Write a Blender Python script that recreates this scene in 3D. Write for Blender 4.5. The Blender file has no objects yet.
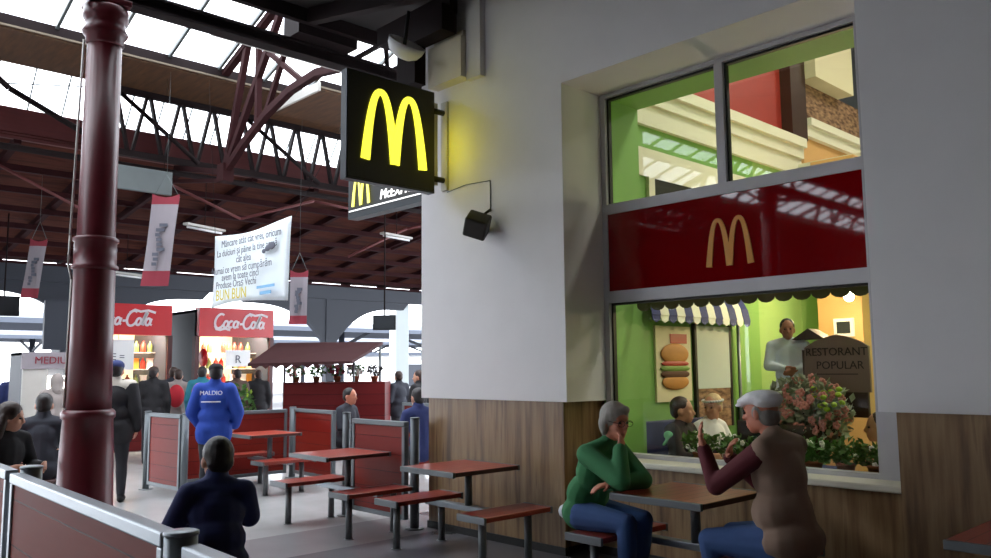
import bpy, bmesh, math, random
from mathutils import Vector, Matrix
R = math.radians
PI = math.pi
scene = bpy.context.scene
COL = scene.collection

# ------------------------------------------------------------------ camera, world, exposure
EXPOSURE = 3.06
SKY = 1.0
cam_d = bpy.data.cameras.new('camera')
cam = bpy.data.objects.new('camera', cam_d)
COL.objects.link(cam)
scene.camera = cam
cam_d.sensor_fit = 'HORIZONTAL'
cam_d.sensor_width = 36.0
cam_d.lens = 821.37 / 991.0 * 36.0
cam_d.clip_end = 400
yaw, pitch, roll = R(46.564), R(6.2595), R(-0.5054)
fw = Vector((-math.sin(yaw) * math.cos(pitch), math.cos(yaw) * math.cos(pitch), math.sin(pitch)))
rt = Vector((math.cos(yaw), math.sin(yaw), 0))
up = rt.cross(fw)
rt2 = math.cos(roll) * rt + math.sin(roll) * up
up2 = -math.sin(roll) * rt + math.cos(roll) * up
M = Matrix((rt2, up2, -fw)).transposed().to_4x4()
M.translation = Vector((0, 0, 1.65))
cam.matrix_world = M

world = bpy.data.worlds.new('overcast_sky')
scene.world = world
world.use_nodes = True
wn = world.node_tree.nodes
wl = world.node_tree.links
bg = wn['Background']
tc = wn.new('ShaderNodeTexCoord')
sep = wn.new('ShaderNodeSeparateXYZ')
ramp = wn.new('ShaderNodeValToRGB')
wl.new(tc.outputs['Generated'], sep.inputs[0])
wl.new(sep.outputs['Z'], ramp.inputs['Fac'])
ramp.color_ramp.elements[0].color = (0.86, 0.92, 1.0, 1)
ramp.color_ramp.elements[1].color = (0.93, 0.96, 1.0, 1)
wl.new(ramp.outputs['Color'], bg.inputs['Color'])
bg.inputs['Strength'].default_value = SKY

vs = scene.view_settings
vs.view_transform = 'Standard'
vs.look = 'None'
vs.gamma = 1.0
vs.use_curve_mapping = False
vs.exposure = EXPOSURE

# ------------------------------------------------------------------ materials
_tmp = bpy.data.scenes.new('workbench')
def evaluated_mesh(ob):
    """mesh of ob with its modifiers applied, worked out in a small side scene"""
    _tmp.collection.objects.link(ob)
    vl = _tmp.view_layers[0]
    vl.update()
    dg = vl.depsgraph
    me = bpy.data.meshes.new_from_object(ob.evaluated_get(dg))
    _tmp.collection.objects.unlink(ob)
    return me

def lin(c):
    return tuple((x / 12.92 if x <= 0.04045 else ((x + 0.055) / 1.055) ** 2.4) for x in c)

def rgb(r, g, b):
    return lin((r / 255, g / 255, b / 255))

def mat(name, c, rough=0.6, metal=0.0, var=0.0, scale=6.0, emit=0.0, ecol=None, coat=0.0, bump=0.0, stretch=(1, 1, 1), spec=0.5):
    m = bpy.data.materials.new(name)
    m.use_nodes = True
    nt = m.node_tree
    b = nt.nodes['Principled BSDF']
    b.inputs['Base Color'].default_value = (*c, 1)
    b.inputs['Roughness'].default_value = rough
    b.inputs['Metallic'].default_value = metal
    b.inputs['Specular IOR Level'].default_value = spec
    if coat:
        b.inputs['Coat Weight'].default_value = coat
        b.inputs['Coat Roughness'].default_value = 0.03
    if emit:
        b.inputs['Emission Color'].default_value = (*(ecol or c), 1)
        b.inputs['Emission Strength'].default_value = emit
    if var or bump:
        t = nt.nodes.new('ShaderNodeTexCoord')
        mp = nt.nodes.new('ShaderNodeMapping')
        mp.inputs['Scale'].default_value = stretch
        n = nt.nodes.new('ShaderNodeTexNoise')
        n.inputs['Scale'].default_value = scale
        n.inputs['Detail'].default_value = 5
        nt.links.new(t.outputs['Object'], mp.inputs[0])
        nt.links.new(mp.outputs[0], n.inputs['Vector'])
        if var:
            mx = nt.nodes.new('ShaderNodeMix')
            mx.data_type = 'RGBA'
            mx.inputs[6].default_value = (*[x * (1 - var) for x in c], 1)
            mx.inputs[7].default_value = (*[min(1, x * (1 + var)) for x in c], 1)
            nt.links.new(n.outputs['Fac'], mx.inputs[0])
            nt.links.new(mx.outputs[2], b.inputs['Base Color'])
        if bump:
            bp = nt.nodes.new('ShaderNodeBump')
            bp.inputs['Strength'].default_value = bump
            bp.inputs['Distance'].default_value = 0.01
            nt.links.new(n.outputs['Fac'], bp.inputs['Height'])
            nt.links.new(bp.outputs[0], b.inputs['Normal'])
    return m

def ramp_tex(m, tex, stops, stretch, coord='Object', extra=None):
    """drive base colour of m by a stretched texture through a colour ramp"""
    nt = m.node_tree
    b = nt.nodes['Principled BSDF']
    t = nt.nodes.new('ShaderNodeTexCoord')
    mp = nt.nodes.new('ShaderNodeMapping')
    mp.inputs['Scale'].default_value = stretch
    n = nt.nodes.new(tex)
    if extra:
        for k, v in extra.items():
            if k in n.inputs:
                n.inputs[k].default_value = v
            else:
                setattr(n, k, v)
    r = nt.nodes.new('ShaderNodeValToRGB')
    els = r.color_ramp.elements
    els[0].position, els[0].color = stops[0][0], (*stops[0][1], 1)
    els[1].position, els[1].color = stops[-1][0], (*stops[-1][1], 1)
    for p, c in stops[1:-1]:
        e = els.new(p)
        e.color = (*c, 1)
    nt.links.new(t.outputs[coord], mp.inputs[0])
    nt.links.new(mp.outputs[0], n.inputs['Vector'])
    nt.links.new(n.outputs['Fac'], r.inputs['Fac'])
    nt.links.new(r.outputs['Color'], b.inputs['Base Color'])
    return m

def planks(name, c1, c2, axis, width, rough=0.35, gap=0.06):
    """boards separated by dark grooves, the grooves counted along axis (object coords)"""
    m = mat(name, c1, rough, spec=0.18 if rough > 0.4 else 0.35)
    nt = m.node_tree
    b = nt.nodes['Principled BSDF']
    t = nt.nodes.new('ShaderNodeTexCoord')
    s = nt.nodes.new('ShaderNodeSeparateXYZ')
    nt.links.new(t.outputs['Object'], s.inputs[0])
    d = nt.nodes.new('ShaderNodeMath'); d.operation = 'DIVIDE'; d.inputs[1].default_value = width
    nt.links.new(s.outputs[axis], d.inputs[0])
    f = nt.nodes.new('ShaderNodeMath'); f.operation = 'FRACT'
    nt.links.new(d.outputs[0], f.inputs[0])
    g = nt.nodes.new('ShaderNodeMath'); g.operation = 'GREATER_THAN'; g.inputs[1].default_value = gap
    nt.links.new(f.outputs[0], g.inputs[0])
    fl = nt.nodes.new('ShaderNodeMath'); fl.operation = 'FLOOR'
    nt.links.new(d.outputs[0], fl.inputs[0])
    wn_ = nt.nodes.new('ShaderNodeTexWhiteNoise'); wn_.noise_dimensions = '1D'
    nt.links.new(fl.outputs[0], wn_.inputs['W'])
    mp = nt.nodes.new('ShaderNodeMapping')
    st = [4, 4, 4]
    st[axis] = 40
    mp.inputs['Scale'].default_value = st
    nt.links.new(t.outputs['Object'], mp.inputs[0])
    nz = nt.nodes.new('ShaderNodeTexNoise'); nz.inputs['Scale'].default_value = 1.0; nz.inputs['Detail'].default_value = 4
    nt.links.new(mp.outputs[0], nz.inputs['Vector'])
    av = nt.nodes.new('ShaderNodeMath'); av.operation = 'ADD'
    nt.links.new(wn_.outputs['Value'], av.inputs[0]); nt.links.new(nz.outputs['Fac'], av.inputs[1])
    hf = nt.nodes.new('ShaderNodeMath'); hf.operation = 'MULTIPLY'; hf.inputs[1].default_value = 0.5
    nt.links.new(av.outputs[0], hf.inputs[0])
    mx = nt.nodes.new('ShaderNodeMix'); mx.data_type = 'RGBA'
    mx.inputs[6].default_value = (*c1, 1); mx.inputs[7].default_value = (*c2, 1)
    nt.links.new(hf.outputs[0], mx.inputs[0])
    m2 = nt.nodes.new('ShaderNodeMix'); m2.data_type = 'RGBA'
    m2.inputs[6].default_value = (*[x * 0.25 for x in c1], 1)
    nt.links.new(mx.outputs[2], m2.inputs[7]); nt.links.new(g.outputs[0], m2.inputs[0])
    nt.links.new(m2.outputs[2], b.inputs['Base Color'])
    bp = nt.nodes.new('ShaderNodeBump'); bp.inputs['Distance'].default_value = 0.004
    nt.links.new(g.outputs[0], bp.inputs['Height']); nt.links.new(bp.outputs[0], b.inputs['Normal'])
    return m

def glass_mat(name, tint=(0.94, 0.97, 0.95), ior=1.5, boost=1.0):
    m = bpy.data.materials.new(name)
    m.use_nodes = True
    nt = m.node_tree
    nt.nodes.clear()
    o = nt.nodes.new('ShaderNodeOutputMaterial')
    t = nt.nodes.new('ShaderNodeBsdfTransparent'); t.inputs[0].default_value = (*tint, 1)
    g = nt.nodes.new('ShaderNodeBsdfGlossy'); g.inputs['Roughness'].default_value = 0.0
    g.inputs['Color'].default_value = (1, 1, 1, 1)
    f = nt.nodes.new('ShaderNodeFresnel'); f.inputs[0].default_value = ior
    mx = nt.nodes.new('ShaderNodeMixShader')
    nt.links.new(f.outputs[0], mx.inputs[0]); nt.links.new(t.outputs[0], mx.inputs[1]); nt.links.new(g.outputs[0], mx.inputs[2])
    nt.links.new(mx.outputs[0], o.inputs[0])
    return m

MT = {}
MT['plaster'] = mat('white plaster', rgb(226, 224, 224), 0.7, var=0.05, scale=3, bump=0.05)
MT['cream'] = mat('cream plaster', rgb(214, 206, 186), 0.7, var=0.08, scale=5)
MT['clad'] = ramp_tex(mat('striped travertine', rgb(150, 120, 88), 0.38), 'ShaderNodeTexNoise',
    [(0.3, rgb(86, 62, 38)), (0.44, rgb(126, 95, 62)), (0.6, rgb(148, 119, 82)), (0.72, rgb(104, 74, 47))], (9, 9, 0.7), extra={'Scale': 1.6, 'Detail': 7.0})
MT['black'] = mat('black skirting', rgb(16, 14, 14), 0.6)
MT['floor'] = mat('grey terrazzo', rgb(166, 166, 166), 0.24, var=0.18, scale=2.2)
MT['floor_mid'] = mat('mid grey floor tile', rgb(140, 138, 140), 0.25, var=0.15, scale=2.2)
MT['floor_dark'] = mat('dark grey floor tile', rgb(106, 104, 108), 0.25, var=0.18, scale=2.2)
MT['asphalt'] = mat('pale platform paving', rgb(104, 104, 108), 0.8, var=0.15, scale=1)
MT['alu'] = mat('grey aluminium frame', rgb(186, 184, 186), 0.42, 0.15)
MT['seal'] = mat('black gasket', rgb(12, 12, 12), 0.5)
MT['glass'] = glass_mat('window glass')
MT['skyglass'] = glass_mat('skylight glass', (0.93, 0.95, 0.97))
MT['redpanel'] = mat('glossy red panel', rgb(124, 2, 8), 0.03, spec=0.6)
MT['gold'] = mat('amber acrylic', rgb(222, 150, 40), 0.3)
MT['iron'] = mat('dark red painted iron', rgb(88, 20, 30), 0.36, var=0.2, scale=8, bump=0.1)
MT['iron2'] = mat('brown red painted steel', rgb(48, 18, 20), 0.8, spec=0.15, var=0.3, scale=4)
MT['girder'] = mat('dark grime steel', rgb(30, 19, 20), 0.75, spec=0.2, var=0.3, scale=4)
MT['grey_steel'] = mat('grey painted steel', rgb(88, 94, 94), 0.5, var=0.15, scale=4)
MT['soffit'] = ramp_tex(mat('brown soffit boards', rgb(120, 84, 50), 0.7), 'ShaderNodeTexNoise',
    [(0.3, rgb(66, 40, 18)), (0.7, rgb(94, 60, 30))], (1, 6, 1), extra={'Scale': 2.0, 'Detail': 5.0})
MT['roofwood'] = ramp_tex(mat('red brown roof boards', rgb(96, 52, 40), 0.9, spec=0.15), 'ShaderNodeTexNoise',
    [(0.3, rgb(52, 22, 19)), (0.55, rgb(88, 44, 32)), (0.75, rgb(60, 32, 22))], (6, 0.8, 1), extra={'Scale': 1.2, 'Detail': 6.0})
MT['deckwood'] = mat('dark brown deck boards', rgb(24, 17, 15), 0.85, var=0.3, scale=3, stretch=(6, 0.6, 1))
MT['redplank'] = mat('dull red plank', rgb(96, 38, 38), 0.6, var=0.3, scale=3, stretch=(1, 0.3, 4))
MT['tan_edge'] = mat('dull tan edge', rgb(128, 116, 100), 0.7, spec=0.2)
MT['duct'] = mat('pale grey duct', rgb(190, 186, 180), 0.5, var=0.08)
MT['blade'] = mat('black sign face', rgb(14, 12, 8), 0.45)
MT['signcase'] = mat('dark sign case', rgb(58, 62, 66), 0.4, 0.4)
MT['arch_glow'] = mat('lit yellow arch', rgb(240, 240, 60), 0.4, emit=0.24, ecol=rgb(246, 240, 60))
MT['letter_glow'] = mat('lit white letters', rgb(250, 250, 250), 0.4, emit=0.22, ecol=rgb(250, 250, 250))
MT['letter_glow2'] = mat('lit pale yellow arch', rgb(246, 244, 110), 0.4, emit=0.2, ecol=rgb(246, 244, 110))
MT['rubber'] = mat('black rubber', rgb(22, 22, 22), 0.6)
MT['speaker'] = mat('dark speaker plastic', rgb(44, 42, 36), 0.5)
MT['steel_shaded'] = mat('shaded grey steel', rgb(104, 110, 114), 0.5, 0.3)  # partition steel for the far panels, weaker sky reflection put into the colour
MT['steel'] = mat('brushed grey steel', rgb(140, 146, 152), 0.36, 0.55, var=0.06, scale=20)
MT['steel_dark'] = mat('matt grey steel', rgb(104, 108, 110), 0.45, 0.4)
MT['slat_y'] = planks('red brown table slats', rgb(160, 56, 44), rgb(176, 84, 66), 0, 0.094, 0.28)
MT['slat_seat'] = planks('red bench slats', rgb(136, 44, 36), rgb(150, 66, 52), 0, 0.118, 0.28)
MT['slat_side'] = mat('dark slat side', rgb(70, 30, 24), 0.5)
MT['panel_red'] = planks('red brown partition boards', rgb(116, 22, 18), rgb(126, 40, 28), 2, 0.185, 0.5, 0.03)
MT['panel_near'] = planks('dusty red partition boards', rgb(118, 42, 32), rgb(132, 60, 46), 2, 0.24, 0.6, 0.03)
MT['banner'] = mat('white banner cloth', rgb(226, 234, 238), 0.8)
MT['ink'] = mat('dark ink', rgb(88, 90, 102), 0.8)
MT['ink_yellow'] = mat('yellow ink', rgb(206, 186, 40), 0.8)
MT['ink_blue'] = mat('blue ink', rgb(120, 170, 206), 0.8)
MT['ban_red'] = mat('red banner cloth', rgb(140, 46, 60), 0.8)
MT['ban_white'] = mat('off white banner cloth', rgb(150, 142, 148), 0.8)
MT['greenwall'] = mat('apple green paint', rgb(120, 168, 86), 0.6, var=0.08, scale=2)
MT['greendark'] = mat('mid green paint', rgb(92, 140, 82), 0.6, var=0.08, scale=2)
MT['green_lit'] = mat('lit green paint', rgb(150, 186, 112), 0.6)  # the wall green again, lightened: bulb light put into the colour
MT['cornice'] = mat('ivory cornice', rgb(226, 222, 204), 0.6)
MT['redwall'] = mat('terracotta red wall', rgb(160, 50, 40), 0.5, var=0.1)
MT['orangewall'] = mat('peach orange wall', rgb(214, 166, 108), 0.6)
MT['beigewall'] = mat('beige wall', rgb(222, 212, 180), 0.6)
MT['brick'] = ramp_tex(mat('split stone band', rgb(126, 92, 68), 0.8), 'ShaderNodeTexNoise', [(0.35, rgb(88, 60, 44)), (0.65, rgb(164, 128, 98))], (3, 3, 9), extra={'Scale': 3.0, 'Detail': 6.0})
MT['darkwood'] = mat('dark brown wood', rgb(58, 34, 26), 0.5, var=0.2)
MT['valance'] = mat('dark green valance cloth', rgb(84, 90, 66), 0.9)
MT['stripe_b'] = mat('blue awning stripe', rgb(30, 46, 112), 0.7)
MT['stripe_w'] = mat('cream awning stripe', rgb(238, 238, 222), 0.7)
MT['white'] = mat('white enamel', rgb(236, 236, 236), 0.4)
MT['screen'] = mat('pale board', rgb(196, 206, 206), 0.3)
MT['bun'] = mat('toasted bun', rgb(198, 134, 66), 0.6, var=0.2)
MT['patty'] = mat('brown patty', rgb(84, 44, 26), 0.7, var=0.2)
MT['lettuce'] = mat('lettuce green', rgb(110, 140, 60), 0.6, var=0.2)
MT['tomato'] = mat('tomato red', rgb(176, 50, 40), 0.5)
MT['bulb'] = mat('lit bulb', (1, 0.85, 0.6), 0.3, emit=9.0, ecol=(1.0, 0.82, 0.55))
MT['lampwhite'] = mat('lit shop tube', (1, 1, 1), 0.3, emit=3.5, ecol=(1.0, 0.93, 0.8))
MT['lampwarm'] = mat('unseen light panel', (1, 1, 1), 0.3, emit=1.5, ecol=(1.0, 0.95, 0.82))  # glow of the panels added inside the restaurant
MT['cokered'] = mat('bright red sign', rgb(190, 18, 30), 0.35)
MT['cokewhite'] = mat('white script', rgb(214, 200, 204), 0.4)
MT['kioskdark'] = mat('dark red kiosk frame', rgb(70, 24, 26), 0.5)
MT['kioskback'] = mat('cream kiosk lining', rgb(234, 214, 176), 0.6)
MT['kioskred'] = planks('dark red kiosk boards', rgb(88, 18, 20), rgb(104, 28, 28), 2, 0.2, 0.5, 0.04)
MT['awningred'] = mat('dark maroon awning', rgb(60, 22, 24), 0.8, var=0.2)
MT['bluegrey'] = mat('blue grey steel', rgb(50, 54, 64), 0.6)
MT['platroof'] = mat('grey platform roof', rgb(78, 84, 96), 0.8)
MT['skin'] = mat('skin', rgb(206, 150, 124), 0.55, var=0.08, scale=12)
MT['skin_ruddy'] = mat('ruddy skin', rgb(196, 124, 98), 0.55, var=0.1, scale=12)
MT['skin_dark'] = mat('tanned skin', rgb(170, 110, 84), 0.55)
MT['eye'] = mat('dark eye', rgb(30, 22, 20), 0.3)
MT['lens'] = glass_mat('spectacle glass')
def cloth(name, r, g, b, rough=0.85):
    MT[name] = mat(name.replace('_', ' '), rgb(r, g, b), rough, var=0.15, scale=9, bump=0.25)
for a_ in (('green_knit', 52, 118, 72), ('jeans', 56, 84, 134), ('dark_trousers', 34, 34, 40), ('vest_taupe', 150, 124, 106), ('maroon_sleeve', 88, 22, 32),
           ('navy_jacket', 38, 48, 96), ('blue_jacket', 30, 66, 158), ('blue_dark', 26, 50, 116), ('black_jacket', 26, 24, 28), ('ivory_cloth', 200, 192, 180), ('grey_hoodie', 150, 140, 136),
           ('dark_hoodie', 44, 46, 56), ('red_cloth', 176, 30, 44), ('teal_cloth', 40, 120, 136), ('white_shirt', 216, 216, 222), ('pale_blue_shirt', 222, 230, 244), ('white_cap', 250, 246, 246),
           ('brown_coat', 82, 62, 54), ('shoe_black', 20, 20, 22), ('shoe_brown', 92, 74, 58), ('mint', 120, 200, 150)):
    cloth(*a_)
MT['hair_grey'] = mat('grey hair', rgb(146, 140, 132), 0.6, var=0.35, scale=40, stretch=(1, 1, 0.3), bump=0.4)
MT['hair_black'] = mat('black hair', rgb(28, 22, 22), 0.5, var=0.3, scale=40, bump=0.4)
MT['hair_brown'] = mat('dark brown hair', rgb(56, 38, 32), 0.5, var=0.3, scale=40, bump=0.4)
MT['hair_blond'] = mat('fair hair', rgb(196, 168, 128), 0.5, var=0.3, scale=40, bump=0.4)
MT['leaf'] = mat('green leaf', rgb(70, 112, 44), 0.6, var=0.35, scale=9)
MT['leaf2'] = mat('grey green leaf', rgb(150, 156, 132), 0.6, var=0.3, scale=9)
MT['petal_w'] = mat('white petal', rgb(240, 238, 230), 0.6)
MT['petal_p'] = mat('dusty pink petal', rgb(214, 140, 132), 0.6, var=0.2)
MT['petal_y'] = mat('lime flower', rgb(170, 200, 60), 0.6)
MT['terracotta'] = mat('terracotta', rgb(150, 84, 54), 0.7)
MT['signbrown'] = mat('brown sign board', rgb(128, 102, 92), 0.6, var=0.1)
MT['signink'] = mat('dark brown ink', rgb(38, 24, 24), 0.7)
MT['chair_black'] = mat('black leatherette', rgb(18, 18, 22), 0.5)
MT['navy_seat'] = mat('navy upholstery', rgb(26, 42, 92), 0.6)
MT['wood_light'] = mat('honey wood', rgb(190, 140, 70), 0.5, var=0.2, scale=6, stretch=(1, 1, 6))

# ------------------------------------------------------------------ mesh building
class MB:
    def __init__(self):
        self.bm = bmesh.new()
    def box(self, x0, x1, y0, y1, z0, z1, bev=0.0):
        v = [self.bm.verts.new(p) for p in ((x0, y0, z0), (x1, y0, z0), (x1, y1, z0), (x0, y1, z0), (x0, y0, z1), (x1, y0, z1), (x1, y1, z1), (x0, y1, z1))]
        fs = [self.bm.faces.new([v[i] for i in q]) for q in ((0, 3, 2, 1), (4, 5, 6, 7), (0, 1, 5, 4), (1, 2, 6, 5), (2, 3, 7, 6), (3, 0, 4, 7))]
        if bev:
            es = list({e for f in fs for e in f.edges})
            bmesh.ops.bevel(self.bm, geom=es, offset=bev, segments=2, affect='EDGES', profile=0.5)
        return self
    def obox(self, a, b, w, h, upv=(0, 0, 1)):
        """a bar of section w x h from a to b"""
        a, b = Vector(a), Vector(b)
        d = (b - a).normalized()
        u = Vector(upv)
        s = d.cross(u)
        if s.length < 1e-4:
            s = d.cross(Vector((0, 1, 0)))
        s.normalize()
        t = s.cross(d).normalized()
        vs_ = []
        for p in (a, b):
            for i, j in ((-1, -1), (1, -1), (1, 1), (-1, 1)):
                vs_.append(self.bm.verts.new(p + s * (w / 2 * i) + t * (h / 2 * j)))
        for q in ((3, 2, 1, 0), (4, 5, 6, 7), (0, 1, 5, 4), (1, 2, 6, 5), (2, 3, 7, 6), (3, 0, 4, 7)):
            self.bm.faces.new([vs_[i] for i in q])
        return self
    def cyl(self, a, b, r0, r1=None, seg=16, cap=True):
        r1 = r0 if r1 is None else r1
        a, b = Vector(a), Vector(b)
        d = (b - a).normalized()
        s = d.cross(Vector((0, 0, 1)))
        if s.length < 1e-4:
            s = Vector((1, 0, 0))
        s.normalize()
        t = d.cross(s)
        rings = []
        for p, r in ((a, r0), (b, r1)):
            rings.append([self.bm.verts.new(p + (s * math.cos(2 * PI * k / seg) + t * math.sin(2 * PI * k / seg)) * r) for k in range(seg)])
        for k in range(seg):
            f = self.bm.faces.new((rings[0][k], rings[0][(k + 1) % seg], rings[1][(k + 1) % seg], rings[1][k]))
            f.smooth = True
        if cap:
            self.bm.faces.new(rings[0][::-1])
            self.bm.faces.new(rings[1])
        return self
    def tube(self, pts, r, seg=8):
        for p, q in zip(pts, pts[1:]):
            self.cyl(p, q, r, r, seg)
        return self
    def lathe(self, prof, c=(0, 0, 0), seg=28, axis='z'):
        c = Vector(c)
        rings = []
        for r, z in prof:
            ring = []
            for k in range(seg):
                a = 2 * PI * k / seg
                p = Vector((r * math.cos(a), r * math.sin(a), z))
                if axis == 'y':
                    p = Vector((p.x, -p.z, p.y))
                ring.append(self.bm.verts.new(c + p))
            rings.append(ring)
        for i in range(len(rings) - 1):
            for k in range(seg):
                f = self.bm.faces.new((rings[i][k], rings[i][(k + 1) % seg], rings[i + 1][(k + 1) % seg], rings[i + 1][k]))
                f.smooth = True
        self.bm.faces.new(rings[0][::-1])
        self.bm.faces.new(rings[-1])
        return self
    def prism(self, poly, o, u, v, depth):
        """poly (2D, ccw) in the frame o,u,v pulled back by depth along -(u x v)"""
        o, u, v = Vector(o), Vector(u), Vector(v)
        n = u.cross(v).normalized()
        f = [self.bm.verts.new(o + u * p[0] + v * p[1]) for p in poly]
        b = [self.bm.verts.new(o + u * p[0] + v * p[1] - n * depth) for p in poly]
        self.bm.faces.new(f)
        self.bm.faces.new(b[::-1])
        k = len(poly)
        for i in range(k):
            self.bm.faces.new((f[(i + 1) % k], f[i], b[i], b[(i + 1) % k]))
        return self
    def ribbon(self, pts, w, o, u, v, depth, off=0.0):
        """a stroke of varying width w along 2D pts"""
        o, u, v = Vector(o), Vector(u), Vector(v)
        n = u.cross(v).normalized()
        rows = []
        k = len(pts)
        for i, p in enumerate(pts):
            q0, q1 = pts[max(0, i - 1)], pts[min(k - 1, i + 1)]
            tx, ty = q1[0] - q0[0], q1[1] - q0[1]
            l = math.hypot(tx, ty) or 1
            nx, ny = -ty / l, tx / l
            ww = (w[i] if isinstance(w, (list, tuple)) else w) / 2
            row = []
            for s_, dd in ((1, 0), (-1, 0), (-1, depth), (1, depth)):
                P = o + u * (p[0] + nx * ww * s_) + v * (p[1] + ny * ww * s_) + n * (off - dd)
                row.append(self.bm.verts.new(P))
            rows.append(row)
        for a, b in zip(rows, rows[1:]):
            for i in range(4):
                self.bm.faces.new((a[i], a[(i + 1) % 4], b[(i + 1) % 4], b[i]))
        self.bm.faces.new(rows[0][::-1])
        self.bm.faces.new(rows[-1])
        return self
    def ball(self, c, r, seg=12, rot=None):
        if not isinstance(r, (tuple, list, Vector)):
            r = (r, r, r)
        c = Vector(c)
        nv = max(6, seg * 2 // 3)
        def P(x, y, z):
            p = Vector((x * r[0], y * r[1], z * r[2]))
            if rot is not None:
                p = rot @ p
            return self.bm.verts.new(c + p)
        top, bot = P(0, 0, 1), P(0, 0, -1)
        rings = []
        for i in range(1, nv):
            th = PI * i / nv
            rings.append([P(math.sin(th) * math.cos(2 * PI * k / seg), math.sin(th) * math.sin(2 * PI * k / seg), math.cos(th)) for k in range(seg)])
        fs = []
        for k in range(seg):
            q = (k + 1) % seg
            fs.append(self.bm.faces.new((top, rings[0][k], rings[0][q])))
            fs.append(self.bm.faces.new((bot, rings[-1][q], rings[-1][k])))
            for i in range(nv - 2):
                fs.append(self.bm.faces.new((rings[i][k], rings[i + 1][k], rings[i + 1][q], rings[i][q])))
        for f in fs:
            f.smooth = True
        return self
    def capsule(self, a, b, ra, rb, seg=12):
        a, b = Vector(a), Vector(b)
        if (b - a).length < 1e-5:
            return self.ball(a, max(ra, rb), seg)
        self.ball(a, ra, seg).ball(b, rb, seg)
        return self.cyl(a, b, ra, rb, seg)
    def quad(self, *ps):
        self.bm.faces.new([self.bm.verts.new(p) for p in ps])
        return self
    def text(self, s, size, o, u, v, depth=0.004, align='CENTER', shear=0.0):
        o, u, v = Vector(o), Vector(u), Vector(v)
        n = u.cross(v).normalized()
        cu = bpy.data.curves.new('tmp', 'FONT')
        cu.body = s
        cu.size = size
        cu.align_x = align
        cu.align_y = 'CENTER'
        cu.extrude = depth / 2
        cu.resolution_u = 3
        cu.shear = shear
        ob = bpy.data.objects.new('tmp', cu)
        me = evaluated_mesh(ob)
        vmap = [self.bm.verts.new(o + u * q.co.x + v * q.co.y + n * q.co.z) for q in me.vertices]
        for p in me.polygons:
            try:
                self.bm.faces.new([vmap[i] for i in p.vertices])
            except ValueError:
                pass
        bpy.data.objects.remove(ob)
        bpy.data.curves.remove(cu)
        bpy.data.meshes.remove(me)
        return self
    def build(self, name, m, parent=None, rel=True, loc=None):
        """ONE mesh object. With a parent the coordinates are world ones made relative to it (rel) or local already."""
        off = Vector((0, 0, 0))
        if parent is not None and rel:
            off = world_loc(parent)
        elif parent is None and loc is not None:
            off = Vector(loc)
        if off.length:
            bmesh.ops.translate(self.bm, verts=self.bm.verts, vec=-off)
        bmesh.ops.recalc_face_normals(self.bm, faces=self.bm.faces)
        me = bpy.data.meshes.new(name)
        self.bm.to_mesh(me)
        self.bm.free()
        me.materials.append(MT[m] if isinstance(m, str) else m)
        ob = bpy.data.objects.new(name, me)
        COL.objects.link(ob)
        if parent is not None:
            ob.parent = parent
        elif loc is not None:
            ob.location = loc
        return ob

def world_loc(o):
    p = Vector(o.location)
    while o.parent is not None:
        o = o.parent
        p = p + Vector(o.location)
    return p

def tag(o, label=None, cat=None, group=None, kind=None):
    if label: o['label'] = label
    if cat: o['category'] = cat
    if group: o['group'] = group
    if kind: o['kind'] = kind
    return o

def thing(name, label, cat, loc=(0, 0, 0), rotz=0.0, group=None):
    o = bpy.data.objects.new(name, None)
    COL.objects.link(o)
    o.empty_display_size = 0.1
    o.location = loc
    o.rotation_euler = (0, 0, rotz)
    return tag(o, label, cat, group)

def kids(o):
    return [c for c in bpy.data.objects if c.parent is o]

def dup(o, loc=None, rotz=None, label=None, parent=None):
    c = o.copy()
    COL.objects.link(c)
    if parent is not None:
        c.parent = parent
    for k in kids(o):
        dup(k, parent=c)
    if loc is not None: c.location = loc
    if rotz is not None: c.rotation_euler = (0, 0, rotz)
    if label: c['label'] = label
    return c

def struct(name, mb, m, parent=None):
    o = mb.build(name, m, parent)
    if parent is None:
        o['kind'] = 'structure'
    return o
# ------------------------------------------------------------------ the setting: floor, ground, facade
struct('floor', MB().box(-24, -7.72, -28, 14, -0.1, 0), 'floor')
struct('floor_strip', MB().box(-7.72, -6.75, -28, 6.0, -0.1, 0), 'floor_mid')
struct('floor_near', MB().box(-6.75, 7, -28, 6.0, -0.1, 0).box(-7.72, 7, 6.0, 14, -0.1, 0), 'floor_dark')
struct('floor_platform', MB().box(-110, -24, -70, 90, -0.12, -0.02).box(-24, -7.3, 14, 60, -0.12, -0.02).box(-24, 7, -70, -28, -0.12, -0.02), 'asphalt')
w = MB()
def dz(x):
    P = ((-8.6, 6.055), (-4.9, 5.31), (-1.4, 4.2), (6.3, 3.0))
    for (xa, za), (xb, zb) in zip(P, P[1:]):
        if x <= xb:
            return za + (zb - za) * (x - xa) / (xb - xa)
    return 3.0
for xa, xb, z0 in ((-7.05, -4.96, 1.35), (-4.96, -4.9, 4.30), (-4.9, -2.236, 4.30), (-2.236, -1.4, 1.35), (-1.4, 6.0, 1.35)):
    w.prism([(xa, z0), (xb, z0), (xb, dz(xb)), (xa, dz(xa))], (0, 5.56, 0), (1, 0, 0), (0, 0, 1), 0.61)
w.prism([(-6.22, 4.65), (-6.0, 4.65), (-6.0, dz(-6.0)), (-6.22, dz(-6.22))], (0, 5.49, 0), (1, 0, 0), (0, 0, 1), 0.07)
struct('wall_front', w, 'plaster')
struct('trim_corbel', MB().box(-6.76, -6.22, 5.42, 5.56, 4.68, 5.12).box(-6.72, -6.24, 5.47, 5.56, 5.12, 5.2), 'cream')
w = MB()
w.box(-6.96, -5.03, 5.59, 6.17, 0.07, 1.36)
w.box(-2.134, 5.98, 5.59, 6.17, 0.07, 1.36)
w.box(-5.03, -2.134, 5.9, 6.17, 0.0, 0.79)
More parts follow.
